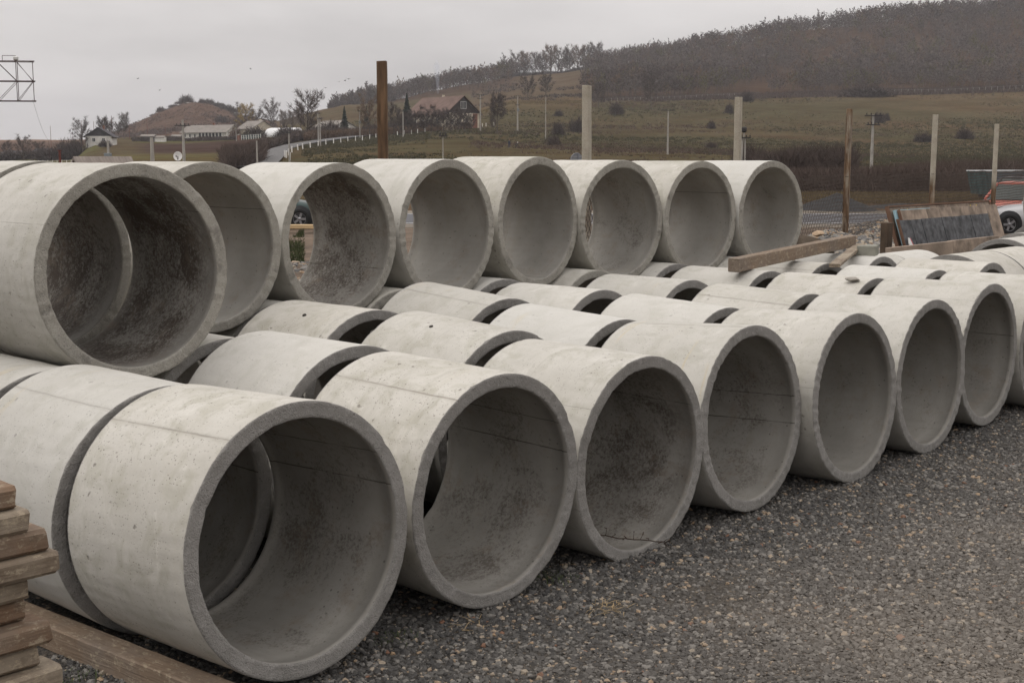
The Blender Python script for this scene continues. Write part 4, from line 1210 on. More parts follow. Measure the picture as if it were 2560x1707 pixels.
# pale rubble by the fence
def mound(name, X, d, rx, ry, h, mat, label, seed, stones=None, dens_=60, ss=(0.02, 0.06), cat=None, group=None, kind=None):
    c = place(X, d, z=0); n_ = 28; vs = []; fs = []
    for j in range(n_ + 1):
        for i in range(n_ + 1):
            u, v = i / n_ * 2 - 1, j / n_ * 2 - 1
            r = math.sqrt(u * u + v * v)
            z = h * max(0, 1 - r) ** (1.0 if h > 0.6 else 0.7) * (1 + 0.25 * float(fbm(np.array([u * 4.0]), np.array([v * 4.0]), seed, 3)[0])) - 0.02
            q = _rv * (u * rx) + _fh * (v * ry)
            vs.append((c.x + q.x, c.y + q.y, z)); fs and None
    fs = [(j * (n_ + 1) + i, j * (n_ + 1) + i + 1, (j + 1) * (n_ + 1) + i + 1, (j + 1) * (n_ + 1) + i) for j in range(n_) for i in range(n_)]
    if stones is not None:
        o = scatter(name, (vs, fs), stones, dens_, ss[0], ss[1], label, seed, basemat=mat)
        return o
    me = bpy.data.meshes.new(name); me.from_pydata(vs, [], fs); me.materials.append(mat); me.polygons.foreach_set('use_smooth', [True] * len(fs))
    o = link(bpy.data.objects.new(name, me)); tag(o, label, cat, group, kind); return o
mound('rubble_heap', 2068, 24.5, 3.3, 4.0, 1.05, M_SOIL, 'low heap of pale tan rubble stones at the foot of the netting', 5, M_RUBBLE, 520, (0.028, 0.085))
mound('rubble_heap', 2215, 31.0, 3.0, 3.2, 0.85, M_SOIL, 'pale rubble continuing right along the netting foot', 6, M_RUBBLE, 420, (0.025, 0.075))
mound('rubble_heap', 700, 24, 2.6, 3.5, 0.35, M_SOIL, 'sparse rubble on soil seen through the third upper pipe', 7, M_RUBBLE, 45, (0.03, 0.08))
M_DKG = simple('dark_grey_gravel_pile', (0.024, 0.027, 0.029), 0.9, 0.25, 2.0, 0.6, 20, space='World')
mound('gravel_pile', 2090, 58, 1.75, 3.0, 0.78, M_DKG, 'smooth pile of dark blue-grey gravel beyond the road', 8, cat='gravel pile')
mound('gravel_pile', 2270, 60, 1.8, 3, 0.2, M_DKG, 'low dark gravel remains right of the smooth gravel pile', 9, cat='gravel pile')
bs = place(2034, 22.0, z=0.18)
rough_stone('boulder', (bs.x, bs.y, 0.72), (0.42, 0.36, 0.30), simple('dark_mossy_rock', (0.075, 0.058, 0.042), 0.95, 0.4, 3, 0.6), 'dark brown boulder on the soil right of the last upper pipe', 'boulder', 12)
rough_stone('stone', (bs.x + 0.02, bs.y - 0.05, 0.99), (0.13, 0.10, 0.06), simple('tan_rock', (0.42, 0.31, 0.21), 0.9, 0.15), 'tan flat stone lying on the dark boulder', 'stone', 13)

M_ROAD = simple('road_asphalt', (0.085, 0.085, 0.092), 0.8, 0.15, 0.6, space='World')
M_SHOULDER = simple('road_shoulder_gravel', (0.17, 0.145, 0.115), 0.95, 0.3, 1.5, space='World')
for nm, d0, d1, z0, mt in (('road_shoulder', 42.8, 56.5, 0.004, M_SHOULDER), ('road', 45.0, 53.5, 0.008, M_ROAD)):
    V, F = strip(nm, -1200, 4200, d0, d1, 40, 4, mt, z0, 0.0)
    o = link(bpy.data.objects.new(nm, np_mesh(nm, V, F, mt))); tag(o, kind='structure')
M_LINE = simple('road_marking_white', (0.62, 0.61, 0.58), 0.7, 0.15)
V, F = strip('road_marking', -1200, 4200, 45.45, 45.6, 40, 1, M_LINE, 0.012, 0.0)
V2, F2 = strip('road_marking', -1200, 4200, 52.9, 53.05, 40, 1, M_LINE, 0.012, 0.0)
o = link(bpy.data.objects.new('road_marking', np_mesh('road_marking', np.concatenate([V, V2]), np.concatenate([F, F2 + len(V)]), M_LINE))); tag(o, kind='structure')
# timber edge seen through the third upper pipe
pk = place(700, 39.5, z=0.05)
put_beam('yellow_plank', place(640, 39.5, z=0.20), place(860, 39.5, z=0.20), 0.3, 0.12, simple('fresh_pine', (0.50, 0.36, 0.20), 0.7, 0.12, 4), 'fresh yellow plank on the ground seen through the third upper pipe', 'plank', seed=9)
M_BERM = simple('weedy_bank', (0.04, 0.042, 0.025), 0.95, 0.6, 2.5, 0.8, 12, space='World')

# ================================================================== VEGETATION
def mat_plant(name, a, b_, tr=0.0):
    m, n, l, b = newmat(name)
    g = G(m); p = g.geo('Position'); r = g.info('Random')
    f = g.noise(p, 0.35, 4, 0.6); f2 = g.noise(p, 3.0, 3, 0.6)
    col = g.mix(g.ramp(f, 0.35, 0.65), a, b_)
    col = g.mix(g.ramp(f2, 0.4, 0.65, 0, 0.4), col, tuple(v * 1.5 for v in a))
    l.new(col, b.inputs['Base Color']); b.inputs['Roughness'].default_value = 0.95; b.inputs['Specular IOR Level'].default_value = 0.05
    return m
M_BARK = mat_plant('bark', (0.075, 0.06, 0.05), (0.11, 0.092, 0.078))
M_TWIG = mat_plant('bare_twigs', (0.085, 0.070, 0.064), (0.125, 0.105, 0.095))
M_TWIGD = mat_plant('dark_bare_twigs', (0.055, 0.043, 0.038), (0.085, 0.066, 0.058))
M_RUSSET = mat_plant('russet_leaves', (0.115, 0.078, 0.056), (0.15, 0.10, 0.066))
M_OLIVE = mat_plant('olive_leaves', (0.075, 0.07, 0.035), (0.12, 0.105, 0.05))
M_YELLOW = mat_plant('yellow_leaves', (0.22, 0.15, 0.045), (0.30, 0.22, 0.07))
M_FIR = mat_plant('fir_green', (0.022, 0.032, 0.022), (0.035, 0.05, 0.032))
M_TWIGP = mat_plant('greyish_twigs', (0.15, 0.125, 0.108), (0.20, 0.17, 0.15))
M_REED = mat_plant('thicket_twigs', (0.066, 0.050, 0.043), (0.108, 0.082, 0.070))
M_DRYG = mat_plant('dry_yellow_grass', (0.115, 0.088, 0.045), (0.17, 0.13, 0.065))

def blades(P0, P1, w, rs):
    """thin triangles from P0 to P1 with base width w"""
    D = P1 - P0
    R = rs.normal(size=D.shape); S = np.cross(D, R); S /= (np.linalg.norm(S, axis=1)[:, None] + 1e-9)
    S *= (np.asarray(w)[:, None] if np.ndim(w) else w) * 0.5
    V = np.stack([P0 - S, P0 + S, P1], 1).reshape(-1, 3)
    F = np.arange(len(V)).reshape(-1, 3)
    return V, F

def bare_tree_arrays(seed, H=1.0, spread=0.42, nb=16, twigs=240, tw=0.012, up=0.55, low=0.25, clump=0.0):
    """unit tree: trunk+limbs, and a crown of fine twigs. returns (Vt,Ft),(Vc,Fc)"""
    rs = np.random.RandomState(seed)
    mb = MB()
    pts = [Vector((0, 0, 0))]
    for k in range(5): pts.append(pts[-1] + Vector((rs.uniform(-.02, .02), rs.uniform(-.02, .02), 0.17)) * H)
    r0 = 0.020 * H
    for k in range(5): mb.tube(pts[k], pts[k + 1], r0 * (1 - k * .17), r0 * (1 - (k + 1) * .17), 5, False)
    tips = []
    for i in range(nb):
        t = low + (0.95 - low) * (i + rs.rand()) / nb
        k = min(4, int(t / 0.17 * H * 0.85)); b0 = pts[min(4, int(t * 5))].lerp(pts[min(5, int(t * 5) + 1)], (t * 5) % 1)
        a = i * 2.4 + rs.uniform(-.4, .4)
        ln = spread * (1 - 0.55 * abs(t - 0.5)) * rs.uniform(.6, 1.05)
        d = Vector((math.cos(a), math.sin(a), up + t * 0.7 + rs.uniform(-.15, .25))).normalized() * ln * H
        m_ = b0 + d * 0.5 + Vector((rs.uniform(-.03, .03), rs.uniform(-.03, .03), rs.uniform(-.02, .02)))
        e = b0 + d + Vector((0, 0, .04 * H))
        mb.tube(b0, m_, r0 * .38, r0 * .25, 4, False); mb.tube(m_, e, r0 * .25, r0 * .1, 3, False)
        tips += [(m_, d.normalized()), (e, d.normalized()), (m_.lerp(e, .5), d.normalized())]
    Pb = []; Pe = []
    per = max(1, twigs // len(tips))
    for p, d in tips:
        for _ in range(per):
            o_ = np.array([*p]) + rs.normal(0, .022, 3) * H
            v = np.array([*d]) * rs.uniform(.2, 1.0) + rs.normal(0, .55, 3); v[2] += .35
            v /= np.linalg.norm(v)
            q = o_ + v * rs.uniform(.05, .14) * H
            Pb.append(o_); Pe.append(q)
    Vc, Fc = blades(np.array(Pb), np.array(Pe), tw * H, rs)
    Vt = np.array(mb.v); Ft = np.array([f for f in mb.f])
    # triangulate limb quads
    Ft = np.concatenate([Ft[:, [0, 1, 2]], Ft[:, [0, 2, 3]]])
    return (Vt, Ft), (Vc, Fc)

TREES = []
for k in range(5):
    (Vt, Ft), (Vc, Fc) = bare_tree_arrays(100 + k, spread=(0.42, 0.36, 0.5, 0.30, 0.45)[k], nb=20, twigs=1500, tw=0.0100, low=(0.22, 0.35, 0.2, 0.3, 0.15)[k])
    TREES.append((np_mesh('trunk', Vt, Ft, M_BARK), Vc, Fc))
_tm = {}
def tree(X, d, H, label, group, kind=0, mat=None, wide=1.0, name='bare_tree', base=None, cat='tree'):
    mat = mat or M_TWIG
    p = place(X, d); 
    root = empty(name, p, rnd.uniform(0, 6.28)); tag(root, label, cat, group)
    root.scale = (H * wide, H * wide, H)
    key = (kind, mat.name)
    if key not in _tm:
        _, Vc, Fc = TREES[kind]; _tm[key] = np_mesh('crown', Vc, Fc, mat)
    link(bpy.data.objects.new('trunk', TREES[kind][0]), root)
    link(bpy.data.objects.new('crown', _tm[key]), root)
    return root

def shrub_arrays(seed, n=1500, w=0.012, flat=0.8):
    """rounded mass of fine twigs rising from a few stems"""
    rs = np.random.RandomState(seed)
    a = rs.uniform(0, 6.28, n); el = np.arccos(rs.uniform(0.0, 1, n)); r = rs.uniform(.25, .92, n) ** .8
    lob = 0.80 + 0.16 * np.sin(3 * a + rs.uniform(0, 6)) + 0.10 * np.sin(5 * a + rs.uniform(0, 6)) * np.sin(el * 3)
    d = np.stack([np.sin(el) * np.cos(a), np.sin(el) * np.sin(a), np.cos(el)], -1)
    P0 = d * (r * lob)[:, None] * 0.72
    v = d * .5 + rs.normal(0, .5, (n, 3)); v[:, 2] += .55; v /= np.linalg.norm(v, axis=1)[:, None]
    P1 = P0 + v * rs.uniform(.10, .26, n)[:, None]
    P0[:, 2] = np.abs(P0[:, 2]) * 1.1; P1[:, 2] = np.maximum(P1[:, 2] * 1.1, .02)
    k = 40; aa = rs.uniform(0, 6.28, k); S0 = np.zeros((k, 3)); S1 = np.stack([np.cos(aa) * .5, np.sin(aa) * .5, rs.uniform(.3, .8, k)], -1)
    return blades(np.concatenate([P0, S0]), np.concatenate([P1, S1]), np.concatenate([w * rs.uniform(.7, 1.6, n) * 2.0, np.full(k, .03)]), rs)
SHR = [shrub_arrays(200 + k) for k in range(4)]
_sm = {}
def shrub(X, d, w, h, label, group=None, mat=None, name='bush', kind=0):
    mat = mat or M_TWIGD
    key = (kind, mat.name)
    if key not in _sm: _sm[key] = np_mesh('bush', *SHR[kind], mat)
    o = link(bpy.data.objects.new(name, _sm[key])); p = place(X, d); o.location = p - Vector((0, 0, 0.05 * h))
    o.scale = (w / 1.5, w / 1.5, h / 0.85); o.rotation_euler = (0, 0, rnd.uniform(0, 6.28))
    tag(o, label, 'bush', group); return o

# ---- the wood on the far hill: one mass, every tree a real small tree
def forest():
    rs = np.random.RandomState(5)
    tmpl = []
    for k in range(5):
        (Vt, Ft), (Vc, Fc) = bare_tree_arrays(300 + k, spread=0.40, nb=9, twigs=110, tw=0.045, low=0.3)
        # simple trunk
        Vk = np.array([[-.012, 0, 0], [.012, 0, 0], [0, .012, .85], [0, -.012, 0], [0, .012, 0], [.012, 0, .85]]); Fk = np.array([[0, 1, 2], [3, 4, 5]])
        tmpl.append((np.concatenate([Vk, Vc]), np.concatenate([Fk, Fc + 6])))
    N = 8200
    X = rs.uniform(800, 3300, N); D = rs.uniform(600, 1075, N) ** 1.0
    n1 = fbm(place_np(X, D)[:, 0] / 60, place_np(X, D)[:, 1] / 60, 8, 4)
    cX = 1850 + (D - 640) * 1.15
    glade = (np.abs(X - cX) < 62 - (D - 640) * 0.14 + 12 * n1) & (D < 900)
    right = (X > 1470 + rs.uniform(-22, 22, N)) & (D > 612 + 42 * n1 + rs.exponential(12, N)) & ~glade
    mid = (X < 1285) & (X > 830) & (D > 900 - np.clip((X - 1150) * 0.9, 0, 60) ) & (D > 880)
    strip_ = (X >= 1285) & (X <= 1480) & (D > 985) & (D < 1015)
    ok = right | mid | (strip_ & (rs.rand(N) < 0.9))
    X, D = X[ok], D[ok]
    P = place_np(X, D, 0)
    n1b = fbm(P[:, 0] / 45, P[:, 1] / 45, 21, 3)
    H = rs.uniform(7.5, 12.8, len(X)) * (1 + 0.22 * n1b) * np.where(D > 960, 1.04, 0.92)
    H = np.where(D > 960, np.minimum(H, 12.5), H)
    H = np.where((X < 900), H * 0.85, H)
    em = (rs.rand(len(X)) < 0.06) & (D > 930)
    H = np.where(em, H * rs.uniform(1.1, 1.3, len(X)), H)
    n1c = fbm(P[:, 0] / 90, P[:, 1] / 90, 33, 3)
    mi = np.where(n1c + rs.normal(0, .25, len(X)) > 0.35, 3, 0); mi = np.where(n1c + rs.normal(0, .25, len(X)) < -0.55, 4, mi)
    mi = np.where(rs.rand(len(X)) < 0.12 + 0.22 * (n1b > .5), 1, mi); mi = np.where(rs.rand(len(X)) < 0.08, 2, mi)
    VV, FF, MM = [], [], []; off = 0
    for k in range(5):
        s = np.where(np.arange(len(X)) % 5 == k)[0]
        Vt, Ft = tmpl[k]
        a = rs.uniform(0, 6.28, len(s)); c_, s_ = np.cos(a), np.sin(a)
        wd = rs.uniform(0.85, 1.35, len(s)) * np.where((X[s] > 2100) & (D[s] > 960), 1.3, 1.0)
        x = (Vt[None, :, 0] * c_[:, None] - Vt[None, :, 1] * s_[:, None]) * (H[s] * wd)[:, None] + P[s, 0:1]
        y = (Vt[None, :, 0] * s_[:, None] + Vt[None, :, 1] * c_[:, None]) * (H[s] * wd)[:, None] + P[s, 1:2]
        z = Vt[None, :, 2] * H[s][:, None] + P[s, 2:3] - .5
        VV.append(np.stack([x, y, z], -1).reshape(-1, 3))
        FF.append((Ft[None] + (np.arange(len(s)) * len(Vt))[:, None, None] + off).reshape(-1, 3)); off += len(s) * len(Vt)
        MM.append(np.repeat(mi[s], len(Ft)))
    me = np_mesh('hillside_wood', np.concatenate(VV), np.concatenate(FF), [M_TWIG, M_RUSSET, M_OLIVE, M_TWIGD, mat_plant('pale_bare_twigs', (0.125, 0.10, 0.085), (0.165, 0.135, 0.115))])
    me.polygons.foreach_set('material_index', np.concatenate(MM).astype(np.int32))
    o = link(bpy.data.objects.new('hillside_wood', me)); tag(o, 'leafless brown wood covering the far hillside', kind='stuff')
    print('forest trees', len(X), 'tris', len(me.polygons))
forest()
# individuals along the skyline
for i, (X, H) in enumerate(((1256, 13), (1274, 11), (1292, 16.5), (1314, 17), (1338, 16), (1357, 15.5), (1377, 19.5), (1402, 17.5), (1424, 18), (1446, 17.5), (1468, 17), (1490, 18))):
    tree(X, 1004 + (i % 3) * 3, H * 1.12, 'skyline tree %s on the brown ridge crest, counted from the left' % ['one', 'two', 'three', 'four', 'five', 'six', 'seven', 'eight', 'nine', 'ten', 'eleven', 'twelve'][i], 'trees standing along the brown ridge crest', i % 5, (M_TWIG, M_RUSSET)[i in (3, 6, 9)], 1.15)
for i, (X, H) in enumerate(((826, 6), (842, 8), (858, 8.5), (878, 11), (900, 12), (922, 12.5), (948, 13), (975, 12))):
    tree(X, 905, H, 'thin bare tree number %s climbing the ridge behind the small pale hill' % ['one', 'two', 'three', 'four', 'five', 'six', 'seven', 'eight'][i], 'thin trees on the ridge left of the tall brown post', 3, M_TWIG, 0.8)
# around the houses
for X, d, H, k, mt, wd, lab in (
    (205, 445, 10, 2, M_TWIGD, 1.0, 'bare tree rising above the dark thicket left of the white gabled house'),
    (258, 470, 9, 1, M_TWIGD, 1.0, 'bare tree behind the roof of the white gabled house'),
    (275, 480, 8, 0, M_TWIGD, 1.1, 'bushy bare tree right behind the white gabled house'),
    (311, 560, 11, 3, M_TWIG, 1.0, 'slender lone tree at the foot of the brown mound'),
    (297, 560, 7, 1, M_TWIG, 1.0, 'small lone tree left of the slender one by the mound'),
    (60, 430, 7.5, 2, M_TWIGD, 1.2, 'round bare tree at the left edge of the valley'),
    (20, 470, 6.5, 0, M_TWIGD, 1.2, 'low bare tree at the far left frame edge'),
    (100, 450, 6, 4, M_TWIGD, 1.4, 'low spreading tree left of the parked white car'),
    (678, 640, 14, 2, M_TWIG, 1.1, 'lone round tree in the dip right of the mound'),
    (598, 700, 14, 0, M_TWIG, 1.1, 'bare tree on the mound right slope before the yellow one'),
    (618, 690, 14, 4, M_YELLOW, 1.3, 'yellow leaved tree on the right slope of the mound'),
    (640, 690, 11, 2, M_TWIG, 1.4, 'wide bare tree right of the yellow one'),
    (712, 520, 9.5, 3, M_TWIGP, 1.0, 'tall poplar-like bare tree, left one above the white tunnel roof'),
    (732, 520, 9.0, 3, M_TWIGP, 1.0, 'tall poplar-like bare tree, middle one above the white tunnel roof'),
    (752, 510, 9.8, 3, M_TWIGP, 1.1, 'tall poplar-like bare tree, right one above the white tunnel roof'),
    (772, 400, 14, 4, M_REED, 1.2, 'reddish bare tree standing beside the bend of the bollard road'),
    (925, 400, 11, 2, M_RUSSET, 1.1, 'russet tree left of the tall brown post'),
    (985, 405, 9, 0, M_TWIGD, 1.1, 'dark tree just right of the tall brown post'),
    (1243, 380, 11, 1, M_TWIGD, 1.1, 'lone bare tree on the meadow right of the red roofed barn'),
    (1497, 560, 10, 4, M_TWIGD, 1.2, 'dark tree at the wood edge right of the second fence post'),
    (1628, 560, 13, 2, M_TWIGD, 1.0, 'lone bare tree at the wood edge above the meadow'),
    (1319, 600, 10, 2, M_TWIGD, 1.3, 'small bare tree on the brown slope, left'),
    (1365, 640, 11, 0, M_TWIGD, 1.3, 'small bare tree on the brown slope, right')):
    tree(X, d, H, lab, None, k, mt, wd)
for i, (X, H) in enumerate(((1000, 7), (1022, 8), (1040, 8.5), (1060, 8), (1078, 8.6), (1095, 8.2), (1110, 8.6), (1128, 8), (1146, 8.5), (1160, 7.5), (1178, 6), (1232, 5))):
    tree(X, 398 + (i % 2) * 4, H * 0.78, 'dark orchard tree number %s in the row before the red roofed barn' % ['one', 'two', 'three', 'four', 'five', 'six', 'seven', 'eight', 'nine', 'ten', 'eleven', 'twelve'][i], 'dark orchard trees in front of the red roofed barn', (4, 2, 0)[i % 3], M_TWIGD, 1.25)
def conifer(X, d, H, w, label):
    rs = np.random.RandomState(int(X)); n_ = 900
    t = rs.uniform(0.06, 1, n_); a = rs.uniform(0, 6.28, n_); lay = np.floor(t * 13) / 13
    r = (1 - t) * w / 2 * (0.75 + 0.35 * ((t * 13) % 1)) + .08
    P0 = np.stack([np.cos(a) * r * .1, np.sin(a) * r * .1, t * H], -1)
    P1 = np.stack([np.cos(a) * r, np.sin(a) * r, t * H - r * .25], -1) + rs.normal(0, .08, (n_, 3))
    V, F = blades(P0, P1, np.full(n_, .55), rs)
    root = empty('fir_tree', place(X, d)); tag(root, label, 'fir tree')
    link(bpy.data.objects.new('crown', np_mesh('crown', V, F, M_FIR)), root)
    mb = MB(); mb.tube((0, 0, 0), (0, 0, H * .9), .18, .03, 6); mb.build('trunk', M_BARK, root)
conifer(1018, 425, 12.5, 7, 'tall dark fir at the left end of the red roofed barn')
conifer(862, 440, 9.5, 4.5, 'small dark fir in front of the pale gabled shed')
conifer(917, 455, 9, 4, 'small fir between pale shed and tall brown post')
# shrubs
for i, (X, d, w, h, mt, lab) in enumerate((
    (130, 440, 16, 5.5, M_TWIGD, 'left part of the dark thicket beside the white gabled house'), (165, 440, 15, 8, M_TWIGD, 'middle of the dark thicket beside the white gabled house'),
    (190, 440, 12, 8, M_TWIGD, 'tallest part of the dark thicket touching the white gabled house'), (262, 425, 6, 2.6, M_TWIGD, 'bare bush in front of the white gabled house'),
    (80, 460, 14, 5, M_TWIGD, 'dark hedge clump on the valley floor near the left edge'), (35, 460, 16, 4.5, M_TWIGD, 'dark hedge clump in the left corner of the valley'), (5, 455, 14, 4, M_TWIGD, 'dark hedge at the left frame edge'),
    (466, 998, 15, 7, M_TWIGD, 'bushy clump on the very top of the brown mound'), (505, 1000, 8, 5, M_TWIGD, 'little round bush on the mound top'), (523, 1000, 12, 5, M_TWIGD, 'flat bush right of the mound top'),
    (545, 990, 16, 4.5, M_TWIGD, 'bush on the upper right slope of the mound'), (562, 985, 18, 5, M_TWIGD, 'bush halfway down the right slope of the mound'), (580, 980, 18, 4, M_TWIGD, 'low bush on the right slope of the mound'),
    (402, 1000, 10, 5, M_TWIGD, 'single bush on the left slope of the mound'), (432, 1000, 10, 3, M_TWIGD, 'low bush higher on the left slope of the mound'), (452, 1000, 12, 3, M_TWIGD, 'bush left of the mound top'), (553, 850, 12, 6, M_TWIGD, 'bush on the mound face, right'),
    (592, 520, 9, 6, M_RUSSET, 'russet bush at the corner of the long veranda building'), (640, 500, 12, 6, M_TWIGD, 'dark bush before the hipped house'), (622, 500, 9, 4, M_OLIVE, 'olive bush before the hipped house'),
    (1396, 380, 5.5, 5.0, M_TWIGD, 'dark bush on the meadow left of the second fence post'), (1444, 400, 7.5, 6.0, M_TWIGD, 'big dark bush touching the second fence post'), (1397, 500, 5, 3.0, M_TWIGD, 'small bush high on the meadow'),
    (1541, 520, 8, 6, M_TWIGD, 'fan shaped bush at the wood edge'), (1384, 300, 5, 3.2, M_REED, 'reddish bush on the middle meadow'), (1779, 430, 4, 3.5, M_TWIGD, 'bush by the third fence post'), (1823, 520, 5, 5, M_TWIGD, 'dark bush left of the third fence post top'),
    (2195, 470, 7, 5, M_TWIGD, 'dark bush on the upper right meadow'), (2214, 480, 5, 4, M_TWIGD, 'smaller bush beside the one on the upper right meadow'), (2310, 360, 8, 3.5, M_TWIGD, 'broad bush behind the fifth fence post'), (2412, 380, 7, 4, M_TWIGD, 'dark bush between the last two fence posts'),
    (1865, 590, 10, 6, M_TWIGD, 'dark clump on the pale slope before the wood'), (2170, 600, 30, 7, M_TWIGD, 'long dark thicket at the wood edge on the right'), (1778, 300, 4, 2, M_REED, 'low reddish bush on the middle meadow, right'),
    (720, 470, 14, 5, M_TWIGD, 'bare bushes in front of the white tunnel roof'), (830, 440, 14, 6, M_TWIGD, 'bare bushes before the pale gabled shed'), (800, 430, 12, 5, M_TWIGD, 'bush left of the pale gabled shed'))):
    shrub(X, d, w, h, lab, None, mt, kind=i % 4)

def thicket(name, pts, width, h, n_, mat, label, w=0.05, seed=0, jitterX=None):
    """belt of upright twigs along a line of (X, d)"""
    rs = np.random.RandomState(seed); pts = np.array(pts, float)
    t = rs.uniform(0, len(pts) - 1, n_); i = t.astype(int).clip(0, len(pts) - 2); f = t - i
    X = pts[i, 0] * (1 - f) + pts[i + 1, 0] * f; D = pts[i, 1] * (1 - f) + pts[i + 1, 1] * f + rs.uniform(-.5, .5, n_) * width
    P = place_np(X, D, 0)
    hh = h * np.clip(0.70 + 0.30 * fbm(P[:, 0] / 3, P[:, 1] / 3, seed + 2, 3) + 0.18 * fbm(P[:, 0] / 11, P[:, 1] / 11, seed + 5, 2), .25, 1.4) * rs.uniform(.45, 1.1, n_)
    st = rs.uniform(0, .75, n_) * hh
    P0 = P.copy(); P0[:, 2] += st; P0[:, :2] += rs.normal(0, .12 * h, (n_, 2)) * (st / h)[:, None]
    P1 = P0 + np.stack([rs.normal(0, .14 * h, n_), rs.normal(0, .14 * h, n_), np.maximum(hh - st, .15 * h)], -1)
    V, F = blades(P0, P1, w * rs.uniform(.6, 1.5, n_), rs)
    o = link(bpy.data.objects.new(name, np_mesh(name, V, F, mat))); tag(o, label, kind='stuff')
    return o
thicket('bare_thicket', [(1900, 90), (2100, 86), (2400, 88), (2750, 92)], 18, 2.45, 52000, M_REED, 'dense reddish brown thicket of bare stems beyond the road', 0.05, 1)
thicket('bare_thicket', [(1840, 118), (1960, 104), (2060, 102), (2130, 100)], 12, 3.9, 14000, M_TWIGD, 'darker taller thicket behind the netting, left part', 0.06, 2)
thicket('dry_grass', [(1960, 72), (2200, 70), (2500, 72), (2750, 72)], 12, 0.5, 26000, M_DRYG, 'yellowish dry grass verge below the thicket', 0.035, 3)
thicket('roadside_hedge', [(655, 330), (690, 372), (760, 400), (850, 425), (1000, 432), (1100, 430)], 14, 4.2, 30000, M_REED, 'rusty brown hedge along the bollard road', 0.16, 4)
thicket('roadside_hedge', [(760, 392), (850, 412), (1000, 420), (1180, 425)], 8, 3.4, 12000, M_RUSSET, 'russet leafed hedge in front of the sheds', 0.18, 14)
thicket('bare_thicket', [(560, 190), (620, 200), (660, 230)], 40, 4.6, 17000, M_REED, 'tall reddish scrub behind the second upper pipe', 0.09, 5)
thicket('garden_hedge', [(330, 520), (420, 535), (520, 520), (600, 510)], 14, 2.6, 9000, M_TWIGD, 'dark garden scrub before the long veranda building', 0.16, 6)
thicket('weeds', [(690, 22), (760, 32)], 16, 0.22, 5000, mat_plant('low_weeds', (0.03, 0.038, 0.018), (0.06, 0.065, 0.03)), 'low green weeds on the soil behind the third upper pipe', 0.02, 7)
thicket('weeds', [(1990, 20), (2120, 24)], 6, 0.35, 900, M_REED, 'dry reddish weeds by the boulder', 0.012, 8)
thicket('dry_grass', [(1190, 560), (1350, 585), (1480, 600)], 20, 1.2, 6000, M_DRYG, 'tawny grass on the meadow crest', 0.2, 9)

# tussocks, low scrub and dead weeds that break up the pasture
def tussocks(name, n_, X0, X1, d0, d1, h, mat, label, w, seed, thr, sc=30, dense=7):
    rs = np.random.RandomState(seed)
    X = rs.uniform(X0, X1, n_); D = d0 * (d1 / d0) ** rs.rand(n_)
    P = place_np(X, D)
    m = fbm(P[:, 0] / sc, P[:, 1] / sc, seed, 4) + rs.normal(0, .15, n_) > thr
    P = P[m]; n_ = len(P)
    P = np.repeat(P, dense, 0); k = len(P)
    r = rs.normal(0, 1, (k, 3)) * h * .8; r[:, 2] = 0
    P0 = P + r; P1 = P0 + np.stack([rs.normal(0, .35, k), rs.normal(0, .35, k), rs.uniform(.5, 1.1, k)], -1) * h
    P0[:, 2] -= .1
    V, F = blades(P0, P1, w * rs.uniform(.6, 1.5, k), rs)
    o = link(bpy.data.objects.new(name, np_mesh(name, V, F, mat))); tag(o, label, kind='stuff')
tussocks('meadow_tussocks', 42000, 760, 2700, 130, 600, .38, mat_plant('tussock_olive', (0.055, 0.052, 0.03), (0.085, 0.075, 0.045)), 'dark olive tussocks all over the sloping meadow', .30, 61, -.1)
tussocks('dead_weeds', 26000, 1180, 2700, 110, 610, .50, mat_plant('dead_weed_brown', (0.075, 0.052, 0.042), (0.11, 0.078, 0.06)), 'brown dead weeds in patches on the sloping meadow', .26, 62, .28, 22)
tussocks('pale_grass_tufts', 26000, 1180, 2700, 120, 610, .36, mat_plant('pale_tuft', (0.14, 0.112, 0.07), (0.185, 0.145, 0.09)), 'pale dry grass tufts in patches on the sloping meadow', .26, 63, .34, 26)
tussocks('mound_scrub', 9000, 240, 690, 640, 990, .9, mat_plant('heath_scrub', (0.07, 0.05, 0.042), (0.10, 0.07, 0.056)), 'low heath scrub on the brown mound', .5, 64, .0, 40)
tussocks('edge_scrub', 5200, 1480, 2700, 604, 640, 1.3, M_REED, 'reddish low scrub along the wood edge', .5, 65, -.2, 20)
tussocks('edge_scrub', 2600, 1180, 1480, 600, 985, 1.1, M_TWIGD, 'low scrub scattered over the brown slope below the skyline trees', .5, 66, .15, 30)

thicket('crest_undergrowth', [(1250, 1012), (1330, 1010), (1420, 1010), (1495, 1008)], 12, 6.5, 5200, M_TWIG, 'bare undergrowth between the skyline trees on the ridge crest', .55, 31)
thicket('crest_undergrowth', [(820, 912), (900, 912), (990, 912)], 12, 5.5, 3600, M_TWIG, 'bare undergrowth below the thin trees on the left ridge', .5, 32)

